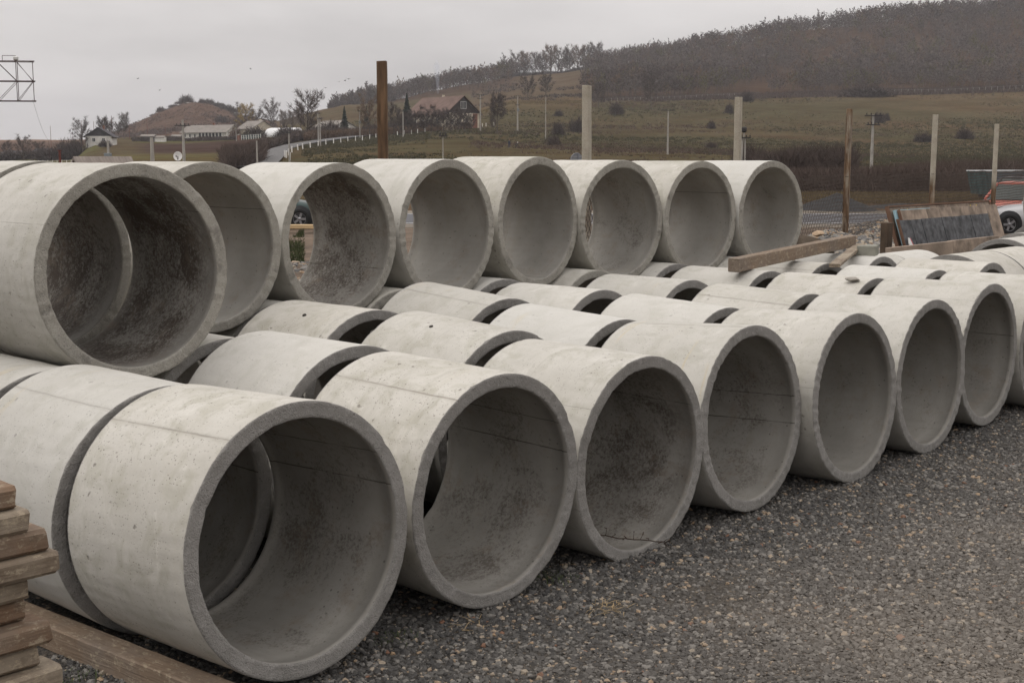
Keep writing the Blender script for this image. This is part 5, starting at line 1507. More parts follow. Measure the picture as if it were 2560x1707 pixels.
# ================================================================== BUILDINGS FAR OFF
def find_d(X, Y, lo=120, hi=1000):
    """distance at which the ground is seen at row Y in column X"""
    d = lo
    while d < hi:
        z = ground_z(X, d)
        v = ((z - CAMH) * CP + d * SP) / (d * CP - (z - CAMH) * SP)
        if 853.5 - v * FPX <= Y: return d
        d += 1.5
    return hi
M_WHITEW = simple('limewashed_wall', (0.62, 0.60, 0.56), 0.9, 0.15, 1.0)
M_CREAM = simple('cream_render', (0.52, 0.46, 0.36), 0.9, 0.15, 0.6)
M_DROOF = simple('dark_shingle_roof', (0.055, 0.05, 0.055), 0.9, 0.25, 1.0)
M_GROOF = simple('grey_fibre_cement_roof', (0.20, 0.18, 0.16), 0.9, 0.2, 0.6)
M_RROOF = simple('red_brown_tile_roof', (0.12, 0.078, 0.064), 0.9, 0.25, 0.5)
M_DWOOD = simple('dark_gable_boards', (0.045, 0.036, 0.032), 0.9, 0.25, 0.8)
M_PANE_BAYSHADE = simple('dark_glass_and_bay_shade', (0.02, 0.022, 0.025), 0.2, 0.1, 1, spec=0.5)  # window panes; also the shade painted into the veranda bays
M_FRAME = simple('white_window_frame', (0.68, 0.67, 0.64), 0.7, 0.05)
M_BRICKB = simple('red_brown_door', (0.20, 0.09, 0.06), 0.9, 0.2)

def frame_at(X, d, phi, Y=None):
    """matrix at ground; local +X points right and towards the camera by phi"""
    p = place(X, d)
    ax = _rv * math.cos(phi) - _fh * math.sin(phi)
    return p, math.atan2(ax.y, ax.x)

def window(root, x, y, z, w, h, face, bars=1):
    """window in the wall; face 'x' looks along +X (gable), 'y' along -Y (long side)"""
    t = 0.06
    mb = MB()
    def bx(c, s): mb.box(c, s)
    if face == 'x':
        for sy in (-1, 1): bx((x, y + sy * w / 2, z), (t, 0.10, h + .1))
        for sz in (-1, 1): bx((x, y, z + sz * h / 2), (t, w - .1, 0.10))
        for k in range(bars): bx((x, y - w / 2 + w * (k + 1) / (bars + 1), z), (t * .8, 0.07, h - .1))
    else:
        for sx in (-1, 1): bx((x + sx * w / 2, y, z), (0.10, t, h + .1))
        for sz in (-1, 1): bx((x, y, z + sz * h / 2), (w - .1, t, 0.10))
        for k in range(bars): bx((x - w / 2 + w * (k + 1) / (bars + 1), y, z), (0.07, t * .8, h - .1))
    f = mb.build('window', M_FRAME, root)
    mb = MB(); mb.box((x - (.01 if face == 'x' else 0), y + (.01 if face == 'y' else 0), z), (t * .3, w - .05, h - .05) if face == 'x' else (w - .05, t * .3, h - .05)); mb.build('pane', M_PANE_BAYSHADE, f)

def gabled(name, X, d, phi, L, Wd, hw, hr, mw, mroof, label, over=0.5, gable_mat=None, cat='house'):
    p, rz = frame_at(X, d, phi)
    root = empty(name, p, rz); tag(root, label, cat)
    mb = MB(); hx, hy = L / 2, Wd / 2
    vs = [(-hx, -hy, -1.2), (hx, -hy, -1.2), (hx, hy, -1.2), (-hx, hy, -1.2), (-hx, -hy, hw), (hx, -hy, hw), (hx, hy, hw), (-hx, hy, hw)]
    mb.add(vs, [(0, 1, 5, 4), (1, 2, 6, 5), (2, 3, 7, 6), (3, 0, 4, 7), (0, 3, 2, 1), (4, 5, 6, 7)]); mb.build('wall', mw, root)
    for sx in (-1, 1):
        mb = MB(); x0, x1 = sx * (hx - 0.15), sx * hx
        mb.add([(x0, -hy, hw + .01), (x0, hy, hw + .01), (x0, 0, hw + hr), (x1, -hy, hw + .01), (x1, hy, hw + .01), (x1, 0, hw + hr)],
               [(0, 1, 2), (3, 5, 4), (0, 2, 5, 3), (1, 4, 5, 2), (0, 3, 4, 1)]); mb.build('gable', gable_mat or mw, root)
    mb = MB(); ox = hx + over; k = hr / hy; oy = hy + over; th = 0.16
    for sy in (-1, 1):
        a = [(-ox, 0, hw + hr + .05), (ox, 0, hw + hr + .05), (ox, sy * oy, hw - over * k + .05), (-ox, sy * oy, hw - over * k + .05)]
        b = [(x, y, z + th) for x, y, z in a]
        mb.add(a + b, [(0, 1, 2, 3), (7, 6, 5, 4), (0, 4, 5, 1), (1, 5, 6, 2), (2, 6, 7, 3), (3, 7, 4, 0)])
    roof = mb.build('roof', mroof, root)
    return root, roof, hx, hy

# white gabled house on the left
r, rf_, hx, hy = gabled('white_house', 254, 452, math.radians(82), 11, 8.6, 2.7, 2.8, M_WHITEW, M_DROOF, 'small white house with steep dark gable, by the thicket on the left', 0.8, M_DROOF)
window(r, hx + .03, 1.6, 1.4, 1.0, 1.2, 'x'); window(r, hx + .03, -1.6, 1.4, 1.0, 1.2, 'x')
mb = MB(); mb.box((-1, .8, 5.6), (.6, .6, 1.6)); mb.build('chimney', M_BRICKB, r)
# long veranda building
r, rf_, hx, hy = gabled('long_house', 528, 560, math.radians(28), 24, 9.0, 3.0, 2.7, M_WHITEW, M_GROOF, 'long low white building with a grey roof and dark veranda bays', 0.9)
for k in range(7):
    x = -2.0 + k * 1.85
    mb = MB(); mb.box((x, -hy - .03, 1.3), (1.35, .08, 2.3)); f = mb.build('bay_shade_panel', M_PANE_BAYSHADE, r)  # flat dark panel stands for the shaded recess between the columns
    mb = MB(); mb.box((x + .92, -hy - .35, 1.25), (.26, .26, 3.0)); mb.build('column', M_FRAME, r)
for k in range(3): window(r, -10.4 + k * 2.7, -hy - .03, 1.4, 1.1, 1.3, 'y')
window(r, hx + .03, 2.0, 1.3, 1.3, 1.2, 'x'); window(r, hx + .03, -1.8, 1.3, 1.3, 1.2, 'x')
mb = MB(); mb.box((1.5, 0.4, 6.1), (.9, .7, 1.2)); mb.build('chimney', M_BRICKB, rf_)
# cream house
r, rf_, hx, hy = gabled('cream_house', 640, 520, math.radians(50), 12, 9.6, 3.6, 2.9, M_CREAM, M_GROOF, 'cream house with shallow grey gable between long building and white tunnel', 0.6)
window(r, hx + .03, 1.8, 1.7, 1.2, 1.4, 'x'); window(r, hx + .03, -1.8, 1.7, 1.2, 1.4, 'x'); window(r, 0, -hy - .03, 1.7, 1.2, 1.4, 'y')
mb = MB(); mb.box((2, 1, 6.6), (.7, .7, 1.3)); mb.build('chimney', M_CREAM, rf_)
r, rf_, hx, hy = gabled('brick_shed', 600, 500, math.radians(60), 1.8, 1.4, 1.7, 0.3, M_BRICKB, M_GROOF, 'tiny brick-red shed at the corner of the green garden fence', 0.1, cat='shed')
# white tunnel
p, rz = frame_at(710, 505, math.radians(20))
root = empty('tunnel_shed', p, rz); tag(root, 'white rounded tunnel shed right of the cream house', 'tunnel shed')
mb = MB(); n_ = 16; Lh = 6.6; R_ = 3.7
prof = [(-Lh + 2.4 * (1 - math.cos(a)) - 2.0, math.sin(a)) for a in (0.0, .4, .8, 1.2, 1.57)]
secs = [(-Lh - 1.6, .05), (-Lh - 1.4, .45), (-Lh - .8, .75), (-Lh, .92), (-Lh + 1.2, 1.0), (Lh, 1.0)]
vs = []; fs = []
for x, s in secs:
    for k in range(n_ + 1):
        a = math.pi * k / n_; vs.append((x, R_ * s * math.cos(a), R_ * .95 * s * math.sin(a) - .4))
for i in range(len(secs) - 1):
    for k in range(n_): fs.append((i * (n_ + 1) + k, i * (n_ + 1) + k + 1, (i + 1) * (n_ + 1) + k + 1, (i + 1) * (n_ + 1) + k))
mb.add(vs, fs, smooth=True); mb.add([vs[-(n_ + 1) + k] for k in range(n_ + 1)], [tuple(range(n_ + 1))])
mb.build('cover', simple('white_film', (0.66, 0.66, 0.66), 0.6, 0.06, .5), root)
mb = MB(); mb.box((Lh + .04, 0, .9), (.06, 1.8, 2.2)); mb.build('door', M_GROOF, root)
# low sheds by the field
for X, d, L, hh, mw, lab in ((372, 520, 5.5, 1.9, M_DWOOD, 'low dark shed at the field edge below the mound'), (400, 520, 4.2, 1.5, M_WHITEW, 'low white wall or shed right of the dark shed'), (443, 540, 4.0, 1.6, M_DWOOD, 'small dark shed left of the long building')):
    gabled('field_shed', X, d, math.radians(5), L, 3.0, hh, 0.7, mw, M_GROOF, lab, 0.2, cat='shed')
gabled('valley_house', 38, 480, math.radians(15), 7.5, 6, 2.2, 1.0, M_CREAM, M_DROOF, 'low pale house among the hedges at the far left', 0.3)
gabled('valley_house', 110, 520, math.radians(15), 6.5, 6, 2.0, 1.2, M_GROOF, M_DROOF, 'low grey house half hidden by the thicket on the left', 0.3)
# pale gabled shed
r, rf_, hx, hy = gabled('pale_shed', 836, 452, math.radians(48), 13, 11.0, 1.9, 2.7, M_WHITEW, M_GROOF, 'pale gabled shed with a long grey roof left of the brown post', 0.5, cat='barn')
window(r, hx + .03, 0, 1.0, 1.2, 1.0, 'x')
# the barn
r, rf_, hx, hy = gabled('red_roofed_barn', 1108, 432, math.radians(50), 21, 13.6, 5.1, 5.3, M_CREAM, M_RROOF, 'big barn with red-brown roof and dark timber gable below the wood', 0.9, M_DWOOD, 'barn')
window(r, hx + .04, 0.3, 7.6, 2.2, 2.2, 'x', 3)
mb = MB(); mb.box((hx + .03, 5.0, 1.9), (.08, 1.9, 6.2)); mb.build('door', M_BRICKB, r)
for y in (-4.4, -1.8, 1.4): window(r, hx + .04, y, 2.2, 1.1, 1.6, 'x')
for x in (-6, -2, 2, 6): window(r, x, -hy - .04, 2.4, 1.1, 1.6, 'y')
for x in (-5.2, 0.6):
    mb = MB(); mb.box((x, -hy + 2.6, 7.0), (1.5, 1.6, .9)); dm = mb.build('dormer', M_DWOOD, rf_)
    mb = MB(); mb.add([(x - 1.0, -hy + 1.5, 7.3), (x + 1.0, -hy + 1.5, 7.3), (x, -hy + 1.5, 8.2), (x - 1.0, -hy + 4.6, 7.3), (x + 1.0, -hy + 4.6, 7.3), (x, -hy + 4.6, 8.2)], [(0, 1, 2), (3, 5, 4), (0, 2, 5, 3), (1, 4, 5, 2)]); mb.build('dormer_roof', M_RROOF, rf_)
mb = MB(); mb.box((-1.0, 1.0, 10.3), (.7, .7, 1.8)); mb.build('chimney', M_CREAM, r)

# near roofs peeping over the pipes at the left
def mat_corr():
    m, n, l, b = newmat('old_corrugated_sheet')
    g = G(m); c = rvec(g, g.coord('Object'))
    w = g.math('SINE', g.math('MULTIPLY', g.xyz(g.coord('Object'))[0], 42.0))
    col = g.mix(g.ramp(g.noise(g.vec('MULTIPLY', c, (1.5, .3, .3)), 1.5, 4), .35, .65), (0.15, 0.125, 0.11), (0.22, 0.19, 0.165))
    col = g.mix(g.ramp(w, -1, 1, 0.3, 0), col, (0.12, 0.10, 0.09))
    l.new(col, b.inputs['Base Color']); b.inputs['Roughness'].default_value = .8
    l.new(g.bump(w, .5, .02), b.inputs['Normal']); return m
M_CORR = mat_corr()
r, rf_, hx, hy = gabled('corrugated_shed', 262, 60, math.radians(-32), 2.3, 1.5, 1.62, 0.50, M_W1, M_CORR, 'low shed with corrugated brown-grey roof just above the first upper pipe', 0.16, M_W1, 'shed')
p, rz = frame_at(386, 66, math.radians(0))
root = empty('dark_flat_shed', p, rz); tag(root, 'dark flat roofed shed left of the satellite dish', 'shed')
mb = MB(); mb.box((0, 0, .95), (2.2, 2, 1.9)); mb.build('wall', M_DWOOD, root)
mb = MB(); mb.box((0, 0, 2.02), (2.5, 2.2, .16), None, 0, .02); mb.build('roof', simple('brown_felt_roof', (0.06, 0.04, 0.035), .9, .3), root)
# satellite dish
root = empty('satellite_dish', place(449, 62, z=0)); tag(root, 'white satellite dish on a thin mast above the second upper pipe', 'satellite dish')
zc = zof(391, 62) 
mb = MB(); Mx = Matrix.Translation((0, 0, zc)) @ (-_fh + Vector((0.15, 0, 0.15))).to_track_quat('Z', 'Y').to_matrix().to_4x4() @ Matrix.Diagonal((.92, 1, 1, 1))
mb.lathe([(0.0, -.045), (.08, -.042), (.15, -.02), (.215, .02), (.22, .018), (.15, -.026), (.0, -.052)], 28, Mx); mb.build('dish', simple('dish_white', (.68, .67, .65), .5, .08, 6), root)
mb = MB(); mb.tube((0, 0, zc - .2), tuple(Vector((0, 0, zc)) - _fh * .28), .008); mb.box(tuple(Vector((0, 0, zc)) - _fh * .28), (.05, .05, .06)); mb.build('feed_arm', simple('dark_metal', (.08, .08, .085), .5, .1), root)
mb = MB(); mb.tube((0, 0, 0), (0, 0, zc), .022); mb.build('mast', M_GROOF, root)

# ================================================================== POLES
M_POLEC = simple('utility_pole_concrete', (0.33, 0.31, 0.28), 0.9, 0.15, 1.5)
M_POLEW = simple('utility_pole_wood', (0.10, 0.075, 0.06), 0.9, 0.2, 1.5)
M_ARM = simple('pole_iron', (0.045, 0.042, 0.042), 0.7, 0.2)
M_RUSTP = simple('rust_red_paint', (0.14, 0.05, 0.04), 0.8, 0.35, 5)
def upole(X, Yt, d, label, r=0.14, arms=(1.0,), mat=None, armw=1.6, ins=4, box=False, group='utility poles in the fields'):
    p = place(X, d); H = zof(Yt, d) - p.z
    root = empty('utility_pole', p, math.atan2(_rv.y, _rv.x) + rnd.uniform(-.15, .15)); tag(root, label, 'utility pole', group)
    mb = MB(); mb.tube((0, 0, -.3), (0, 0, H), r * 1.25, r * .75, 8); mb.build('shaft', mat or M_POLEC, root)
    for q, f in enumerate(arms):
        z = H * f - .12
        mb = MB(); mb.box((0, -r, z), (armw * (1 - .25 * q), .1, .12)); a = mb.build('cross_arm', M_ARM, root)
        for k in range(ins):
            x = armw * (1 - .25 * q) * ((k + .5) / ins - .5)
            mb = MB(); mb.lathe([(.0, .26), (.05, .25), (.07, .16), (.045, .14), (.07, .08), (.03, .0)], 8, Matrix.Translation((x, -r, z + .06))); mb.build('insulator', M_ARM, a)
    if box:
        mb = MB(); mb.box((.1, -.35, H * .60), (.6, .45, .8), None, 0, .04); mb.build('cabinet', simple('cabinet_grey', (.18, .2, .21), .6, .1), root)
    return root
upole(1669, 275, 240, 'slim concrete pole with one cross arm in mid meadow, left of the third fence post', .15, (1.0,), armw=2.6)
upole(2178, 287, 150, 'concrete pole with two cross arms right of the brown streaked fence post', .16, (1.0, .84), armw=2.0)
upole(1294, 240, 400, 'distant pole with box on the meadow between barn and second fence post', .2, (1.0, .75), armw=2.2, box=True)
upole(1364, 240, 340, 'distant pole just left of the second fence post', .12, (1.0,), armw=2.4)
upole(1108, 337, 120, 'thin pole with a fork of three insulators above the fourth upper pipe', .055, (1.0,), armw=.7, ins=3)
upole(461, 300, 190, 'grey pole with dark cross arm behind the satellite dish', .20, (.90,), armw=2.3, ins=4)
upole(384, 344, 95, 'stout square concrete pole over the dark shed', .17, ())
upole(274, 352, 120, 'pole with blue box above the corrugated shed', .14, (), box=True)
upole(724, 330, 200, 'pole beside the bend of the bollard road', .12, (1.0,), armw=.8, ins=2)
upole(644, 352, 150, 'short pole in front of the reddish scrub', .10, ())
upole(796, 283, 370, 'left one of two close poles behind the russet hedge', .15, (1.0,), armw=1.4)
upole(801, 296, 330, 'right one of two close poles, with white painted foot', .15, (1.0,), armw=1.4)
upole(900, 278, 400, 'pole with lamp left of the tall brown post', .16, (1.0,), armw=1.2, box=True)
upole(1008, 278, 372, 'pole right of the tall brown post with white painted foot', .15, (1.0,), armw=1.0)
upole(1201, 237, 400, 'dark pole right beside the red roofed barn', .2, (1.0, .9), armw=2.6)
upole(591, 309, 470, 'thin white lamp pole in front of the long building', .10, ())
upole(701, 289, 640, 'short dark pole on the saddle right of the mound', .22, (1.0,), M_POLEW, 2.0)
for X, Y, d, w in ((129, 315, 600, 'first'), (207, 302, 600, 'second'), (236, 304, 560, 'third'), (281, 290, 480, 'fourth'), (324, 309, 560, 'fifth'), (369, 292, 560, 'sixth'), (414, 312, 620, 'seventh')):
    upole(X, Y, d, '%s of the thin dark masts left of and before the brown mound, from the left' % w, .11, (), M_RUSTP, group='thin dark masts near the mound')
p = place(157, 50, z=0); root = empty('rusty_post', p); tag(root, 'rust-red iron pipe post above the first upper pipe', 'iron post')
mb = MB(); mb.tube((0, 0, 0), (0, 0, zof(377, 50)), .045, .045, 10); mb.build('pipe_shaft', M_RUSTP, root)
mb = MB(); mb.box((0, 0, zof(377, 50) + .01), (.13, .13, .03)); mb.build('cap', M_RUSTP, root)
# pole with transformer, upper right of centre
d = 110; p = place(1857, d); root = empty('transformer_pole', p, math.atan2(_rv.y, _rv.x)); tag(root, 'dark transformer on a twin pole right of the pale third fence post', 'transformer pole')
H = zof(345, d) - p.z
for x in (-.16, .16):
    mb = MB(); mb.tube((x, 0, -.2), (x * .6, 0, H), .085, .07, 8); mb.build('shaft', M_POLEC, root)
mb = MB(); mb.box((0, -.1, H), (1.1, .12, .10)); a = mb.build('cross_arm', M_ARM, root)
for x in (-.5, -.2, .2, .5):
    mb = MB(); mb.lathe([(.0, .2), (.045, .19), (.055, .1), (.03, .0)], 8, Matrix.Translation((x, -.1, H + .05))); mb.build('insulator', M_ARM, a)
mb = MB(); mb.tube((0, 0, H), (0, 0, H + .52), .05, .05, 8); mb.build('neck', M_POLEC, root)
mb = MB(); mb.lathe([(.0, .50), (.20, .47), (.26, .36), (.20, .26), (.25, .16), (.16, .04), (.0, .0)], 12, Matrix.Translation((0, 0, H + .42))); mb.build('transformer', M_ARM, root)

# back of a round traffic sign
d = 78; p = place(1441, d, z=0); root = empty('traffic_sign', p, math.atan2(_rv.y, _rv.x) + .5); tag(root, 'grey back of a round traffic sign beside the second fence post', 'traffic sign')
zc = zof(401, d)
mb = MB(); Mx = Matrix.Translation((0, 0, zc)) @ Matrix.Rotation(math.pi / 2, 4, 'X'); mb.lathe([(0, .012), (.40, .012), (.43, .028), (.44, .0), (.40, -.004), (0, -.004)], 36, Mx); mb.build('plate', simple('sign_back_grey', (.26, .27, .29), .5, .1, metal=.3), root)
mb = MB(); mb.tube((.08, -.05, 0), (.08, -.05, zc + .42), .038, None, 10); mb.build('sign_post', simple('sign_post_grey', (.2, .21, .24), .5, .1), root)
for z in (zc + .22, zc - .2):
    mb = MB(); mb.box((0, -.03, z), (.6, .02, .05)); mb.build('bracket', simple('bracket_grey', (.32, .33, .35), .5, .1), root)

# bollards and road of the village lane
M_BOL = simple('white_paint_bollard', (0.72, 0.70, 0.66), 0.8, 0.1)
mbx = MB(); mbx.box((0, 0, .55), (.20, .20, 1.5), None, 0, .03)
bol = None
names = 'first second third fourth fifth sixth seventh eighth ninth tenth eleventh twelfth thirteenth fourteenth fifteenth sixteenth seventeenth eighteenth nineteenth twentieth twenty-first twenty-second twenty-third twenty-fourth twenty-fifth twenty-sixth twenty-seventh twenty-eighth twenty-ninth thirtieth thirty-first thirty-second'.split()
BL = [(712.5, 394), (716, 396), (722, 389), (725, 401), (730, 382), (745, 377), (757, 374), (776, 371), (795.5, 367), (815, 363), (834, 360), (852, 358), (870, 355), (888.6, 352), (906, 351), (924, 348), (940, 346), (994, 340), (1010, 337.5), (1028.5, 336), (1044, 333.5), (1062.5, 331.5), (1079, 328.5), (1096, 325.5), (1113, 323), (1129, 322), (1175.6, 320), (1191, 320), (1206, 319), (1215, 318), (1235, 316.5)]
for i, (X, Y) in enumerate(BL):
    d = find_d(X, Y); p = place(X, d)
    o = mbx.build('bollard', M_BOL) if bol is None else bol.copy()
    if bol is None: bol = o
    else: COL.objects.link(o)
    o.location = p; o.rotation_euler = (rnd.uniform(-.05, .05), rnd.uniform(-.07, .07), rnd.uniform(0, 1.5))
    tag(o, '%s white bollard along the village lane, counted from the left' % names[i], 'bollard', 'white bollards along the village lane')
lane = [(640, 425), (668, 404), (684, 391), (703, 376), (734, 367), (771, 360.5), (834, 351), (900, 343), (960, 337), (1020, 330), (1080, 322), (1140, 316)]
LP = []
for X, Y in lane:
    d = find_d(X, Y, 100); LP.append(place(X, d))
V = []; F = []
for i, p in enumerate(LP):
    a = LP[max(0, i - 1)]; b = LP[min(len(LP) - 1, i + 1)]; t = (b - a); t.z = 0; t.normalize(); nrm = Vector((-t.y, t.x, 0)) * 2.4
    for s in (-1, -.33, .33, 1): V.append(tuple(p + nrm * s + Vector((0, 0, .45))))
for i in range(len(LP) - 1):
    for k in range(3): F.append((i * 4 + k, i * 4 + k + 1, i * 4 + k + 5, i * 4 + k + 4))
o = link(bpy.data.objects.new('village_lane', np_mesh('village_lane', V, F, simple('lane_asphalt', (.105, .102, .10), .9, .1, .3, space='World')))); tag(o, kind='structure')

# small fences
def post_fence(name, pts, n_, h, w, mat, label, rails=1, sc=1):
    root = empty(name, place(*pts[0])); tag(root, label, 'fence'); o0 = root.location
    P = []; proto = None
    for i in range(n_):
        t = i / (n_ - 1) * (len(pts) - 1); k = min(int(t), len(pts) - 2); f = t - k
        X = pts[k][0] * (1 - f) + pts[k + 1][0] * f; d = pts[k][1] * (1 - f) + pts[k + 1][1] * f
        q = place(X, d) - o0; P.append(q)
        if proto is None:
            mb = MB(); mb.box((0, 0, h / 2 - .15), (w, w, h + .3)); proto = mb.build('fence_stake', mat, root)
        else:
            o = proto.copy(); COL.objects.link(o); o.parent = root; proto_l = o
        (proto if i == 0 else o).location = q; (proto if i == 0 else o).rotation_euler = (rnd.uniform(-.06, .06), rnd.uniform(-.06, .06), 0)
    for r_ in range(rails):
        mb = MB()
        for a, b in zip(P[:-1], P[1:]):
            mb.tube(a + Vector((0, 0, h * (.9 - .4 * r_))), b + Vector((0, 0, h * (.9 - .4 * r_))), w * .18, None, 4, False)
        mb.build('rail', mat, root, fix=False)
post_fence('white_paddock_fence', [(2, 345), (190, 345)], 17, .95, .11, M_BOL, 'row of small white fence posts above the first upper pipe at left')
post_fence('pasture_fence', [(1500, 606), (1680, 610), (1850, 618)], 26, 1.7, .10, M_POLEC, 'thin pale stakes along the wood edge, left part')
post_fence('pasture_fence', [(2168, 618), (2380, 612), (2570, 620)], 26, 1.9, .13, M_POLEC, 'thin pale stakes along the wood edge on the right')
post_fence('garden_fence', [(604, 488), (652, 486)], 9, 1.8, .14, M_BOL, 'garden fence with white stakes right of the tiny brick shed', 2)
root = empty('green_fence_panel', place(628, 492)); root.rotation_euler = (0, 0, math.atan2(_rv.y, _rv.x)); tag(root, 'dark green board fence behind the white stakes of the garden', 'fence')
for k in range(14):
    mb = MB(); mb.box((-3.6 + k * .55, 0, .8), (.48, .05, 1.9)); mb.build('board', simple('green_boards', (.05, .075, .068), .8, .15) if k == 0 else bpy.data.materials['green_boards'], root)

# billboard skeleton at the left edge
d = 70
root = empty('billboard_frame', place(-60, d, z=0), math.atan2(_rv.y, _rv.x) + 0.12); tag(root, 'bare steel lattice of an empty billboard, upper left corner', 'billboard frame')
M_LAT = simple('brown_lattice_steel', (0.065, 0.04, 0.036), .7, .2)
sx = d / FPX; X2 = lambda X: (X + 60) * sx; Z2 = lambda Y: zof(Y, d)
zt_, zb_ = Z2(152), Z2(252); zm_ = (zt_ + zb_) / 2
for nm, y, xs, ext in (('front_truss', 0, (-190, -118, -46, 5, 52, 92), 97), ('rear_truss', .75, (-190, -120, -50, 0, 47, 84), 88)):
    mb = MB()
    for X in xs: mb.tube((X2(X), y, zb_ - .02), (X2(X), y, zt_), .020, None, 5)
    for z in (zb_, zm_, zt_): mb.tube((X2(-195), y, z), (X2(ext), y, z), .024, None, 5)
    for a, b in zip(xs[:-1], xs[1:]):
        mb.tube((X2(a), y, zt_), (X2(b), y, zm_), .013, None, 4); mb.tube((X2(b), y, zm_), (X2(a), y, zb_), .013, None, 4)
    mb.build(nm, M_LAT, root, fix=False)
mb = MB()
for X in (-190, -120, -50, 0, 47, 84):
    for z in (zb_, zm_, zt_): mb.tube((X2(X), 0, z), (X2(X), .75, z), .014, None, 4)
mb.build('cross_ties', M_LAT, root, fix=False)
mb = MB(); mb.tube((X2(20), .1, zt_), (X2(20), .1, zt_ + .28), .014); mb.tube((X2(20), .1, zt_ + .28), (X2(52), .1, zt_ + .28), .014); mb.build('lamp_bracket', M_LAT, root)
mb = MB(); mb.box((X2(52), .1, zt_ + .14), (.26, .2, .24), None, 0, .06); mb.build('lamp', simple('lamp_housing', (.55, .55, .53), .5, .05), root)
mb = MB(); mb.tube((X2(-120), .37, 0), (X2(-120), .37, zt_), .16, .14, 12); mb.build('mast', M_LAT, root)
# slack cable from the frame to the ground
mb = MB(); a = place(82, d, Y=250); b = place(122, 88, Y=352); c = None
prev = a
for k in range(1, 13):
    t = k / 12; q = a.lerp(b, t) - Vector((0, 0, .35 * math.sin(math.pi * t))); mb.tube(prev, q, .006, None, 4, False); prev = q
mb.tube(b, Vector((b.x, b.y, 0)), .012, None, 4)
o = mb.build('guy_cable', M_LAT, fix=False); tag(o, 'thin slack cable hanging down from the billboard frame', 'cable')

# birds
mb = MB()
mb.add([(-.35, 0, .09), (-.05, .07, .0), (-.05, -.06, .0), (.35, 0, .09), (.05, .07, .0), (.05, -.06, .0), (0, .18, 0), (0, -.2, 0), (0, 0, .05), (0, 0, -.05)],
       [(0, 1, 2), (3, 5, 4), (6, 1, 8), (6, 8, 4), (1, 2, 8), (5, 4, 8), (7, 8, 2), (7, 5, 8), (1, 9, 2), (4, 5, 9), (6, 9, 1), (6, 4, 9), (7, 2, 9), (7, 9, 5)])
bird = None
for i, (X, Y) in enumerate(((848, 205), (862, 202), (871, 198), (813, 220), (782, 229), (345, 197), (399, 226), (627, 173))):
    o = mb.build('bird', M_ARM) if bird is None else bird.copy()
    if bird is None: bird = o
    else: COL.objects.link(o)
    o.location = place(X, 165, Y=Y); o.rotation_euler = (rnd.uniform(-.3, .3), rnd.uniform(-.4, .4), rnd.uniform(0, 6))
    tag(o, ('left bird of the close trio in the sky left of the brown post', 'middle bird of the close trio in the sky', 'right bird of the close trio in the sky', 'bird lower left of the close trio', 'lowest bird, above the small pale hill', 'leftmost bird, above the far left valley', 'bird above the left slope of the mound', 'highest bird, between mound and brown post')[i], 'bird', 'birds in the sky')

# ================================================================== PEOPLE IN THE MEADOW
def person(loc, rz, joints, edges, radii, label, mats):
    """one skinned body over a posed skeleton"""
    me = bpy.data.meshes.new('person'); me.from_pydata(joints, edges, [])
    o = link(bpy.data.objects.new('person', me)); o.location = loc; o.rotation_euler = (0, 0, rz)
    md = o.modifiers.new('skin', 'SKIN'); md.use_smooth_shade = True
    for i, r_ in enumerate(radii): me.skin_vertices[0].data[i].radius = (r_, r_)
    me.skin_vertices[0].data[0].use_root = True
    o.modifiers.new('sub', 'SUBSURF').levels = 1
    o.modifiers['sub'].render_levels = 1
    me.materials.append(mats[0]); tag(o, label, 'person')
    # head with hair as a child
    return o
M_CLOTH = simple('dark_blue_clothes', (0.03, 0.035, 0.055), .9, .2, 8)
M_CLOTH2 = simple('dark_brown_clothes', (0.04, 0.035, 0.03), .9, .2, 8)
M_SKIN = simple('skin', (0.42, 0.27, 0.2), .6, .1, 8)
Mwc = simple('pale_cap', (.6, .58, .54), .8, .05)
def head(parent, loc, hair):
    import bmesh
    bm = bmesh.new(); bmesh.ops.create_uvsphere(bm, u_segments=16, v_segments=12, radius=.115)
    for v in bm.verts:
        v.co.z *= 1.15
        if v.co.y < -.09 and abs(v.co.x) < .02 and abs(v.co.z) < .03: v.co.y -= .02
    me = bpy.data.meshes.new('head'); bm.to_mesh(me); bm.free(); me.materials.append(M_SKIN)
    h_ = link(bpy.data.objects.new('head', me), parent); h_.location = loc
    mb = MB(); mb.lathe([(0, .15), (.07, .14), (.115, .09), (.125, .02), (.12, -.02)], 16); hh = mb.build('hair' if hair is not Mwc else 'cap', hair, h_); hh.location = (0, .012, 0)
sk = [(0, 0, .95), (0, 0, 1.15), (0, 0, 1.40), (0, -.01, 1.52), (.19, 0, 1.38), (.25, 0, 1.1), (.24, -.12, .86), (.24, -.16, .78), (-.19, 0, 1.38), (-.26, .02, 1.1), (-.25, -.08, .86), (-.25, -.11, .78),
      (.10, 0, .88), (.11, -.03, .48), (.12, .02, .09), (.12, -.14, .04), (-.10, 0, .88), (-.12, .03, .48), (-.13, .10, .09), (-.13, -.05, .04)]
ed = [(0, 1), (1, 2), (2, 3), (2, 4), (4, 5), (5, 6), (6, 7), (2, 8), (8, 9), (9, 10), (10, 11), (0, 12), (12, 13), (13, 14), (14, 15), (0, 16), (16, 17), (17, 18), (18, 19)]
ra = [.15, .15, .16, .06, .07, .05, .04, .04, .07, .05, .04, .04, .10, .07, .05, .045, .10, .07, .05, .045]
dp_ = find_d(1273, 370); pp = place(1273, dp_)
po = person(pp, YAW * -1 + .6, sk, ed, ra, 'standing person in dark blue on the meadow above the fifth upper pipe', (M_CLOTH,)); head(po, (0, -.02, 1.64), M_POLEW)
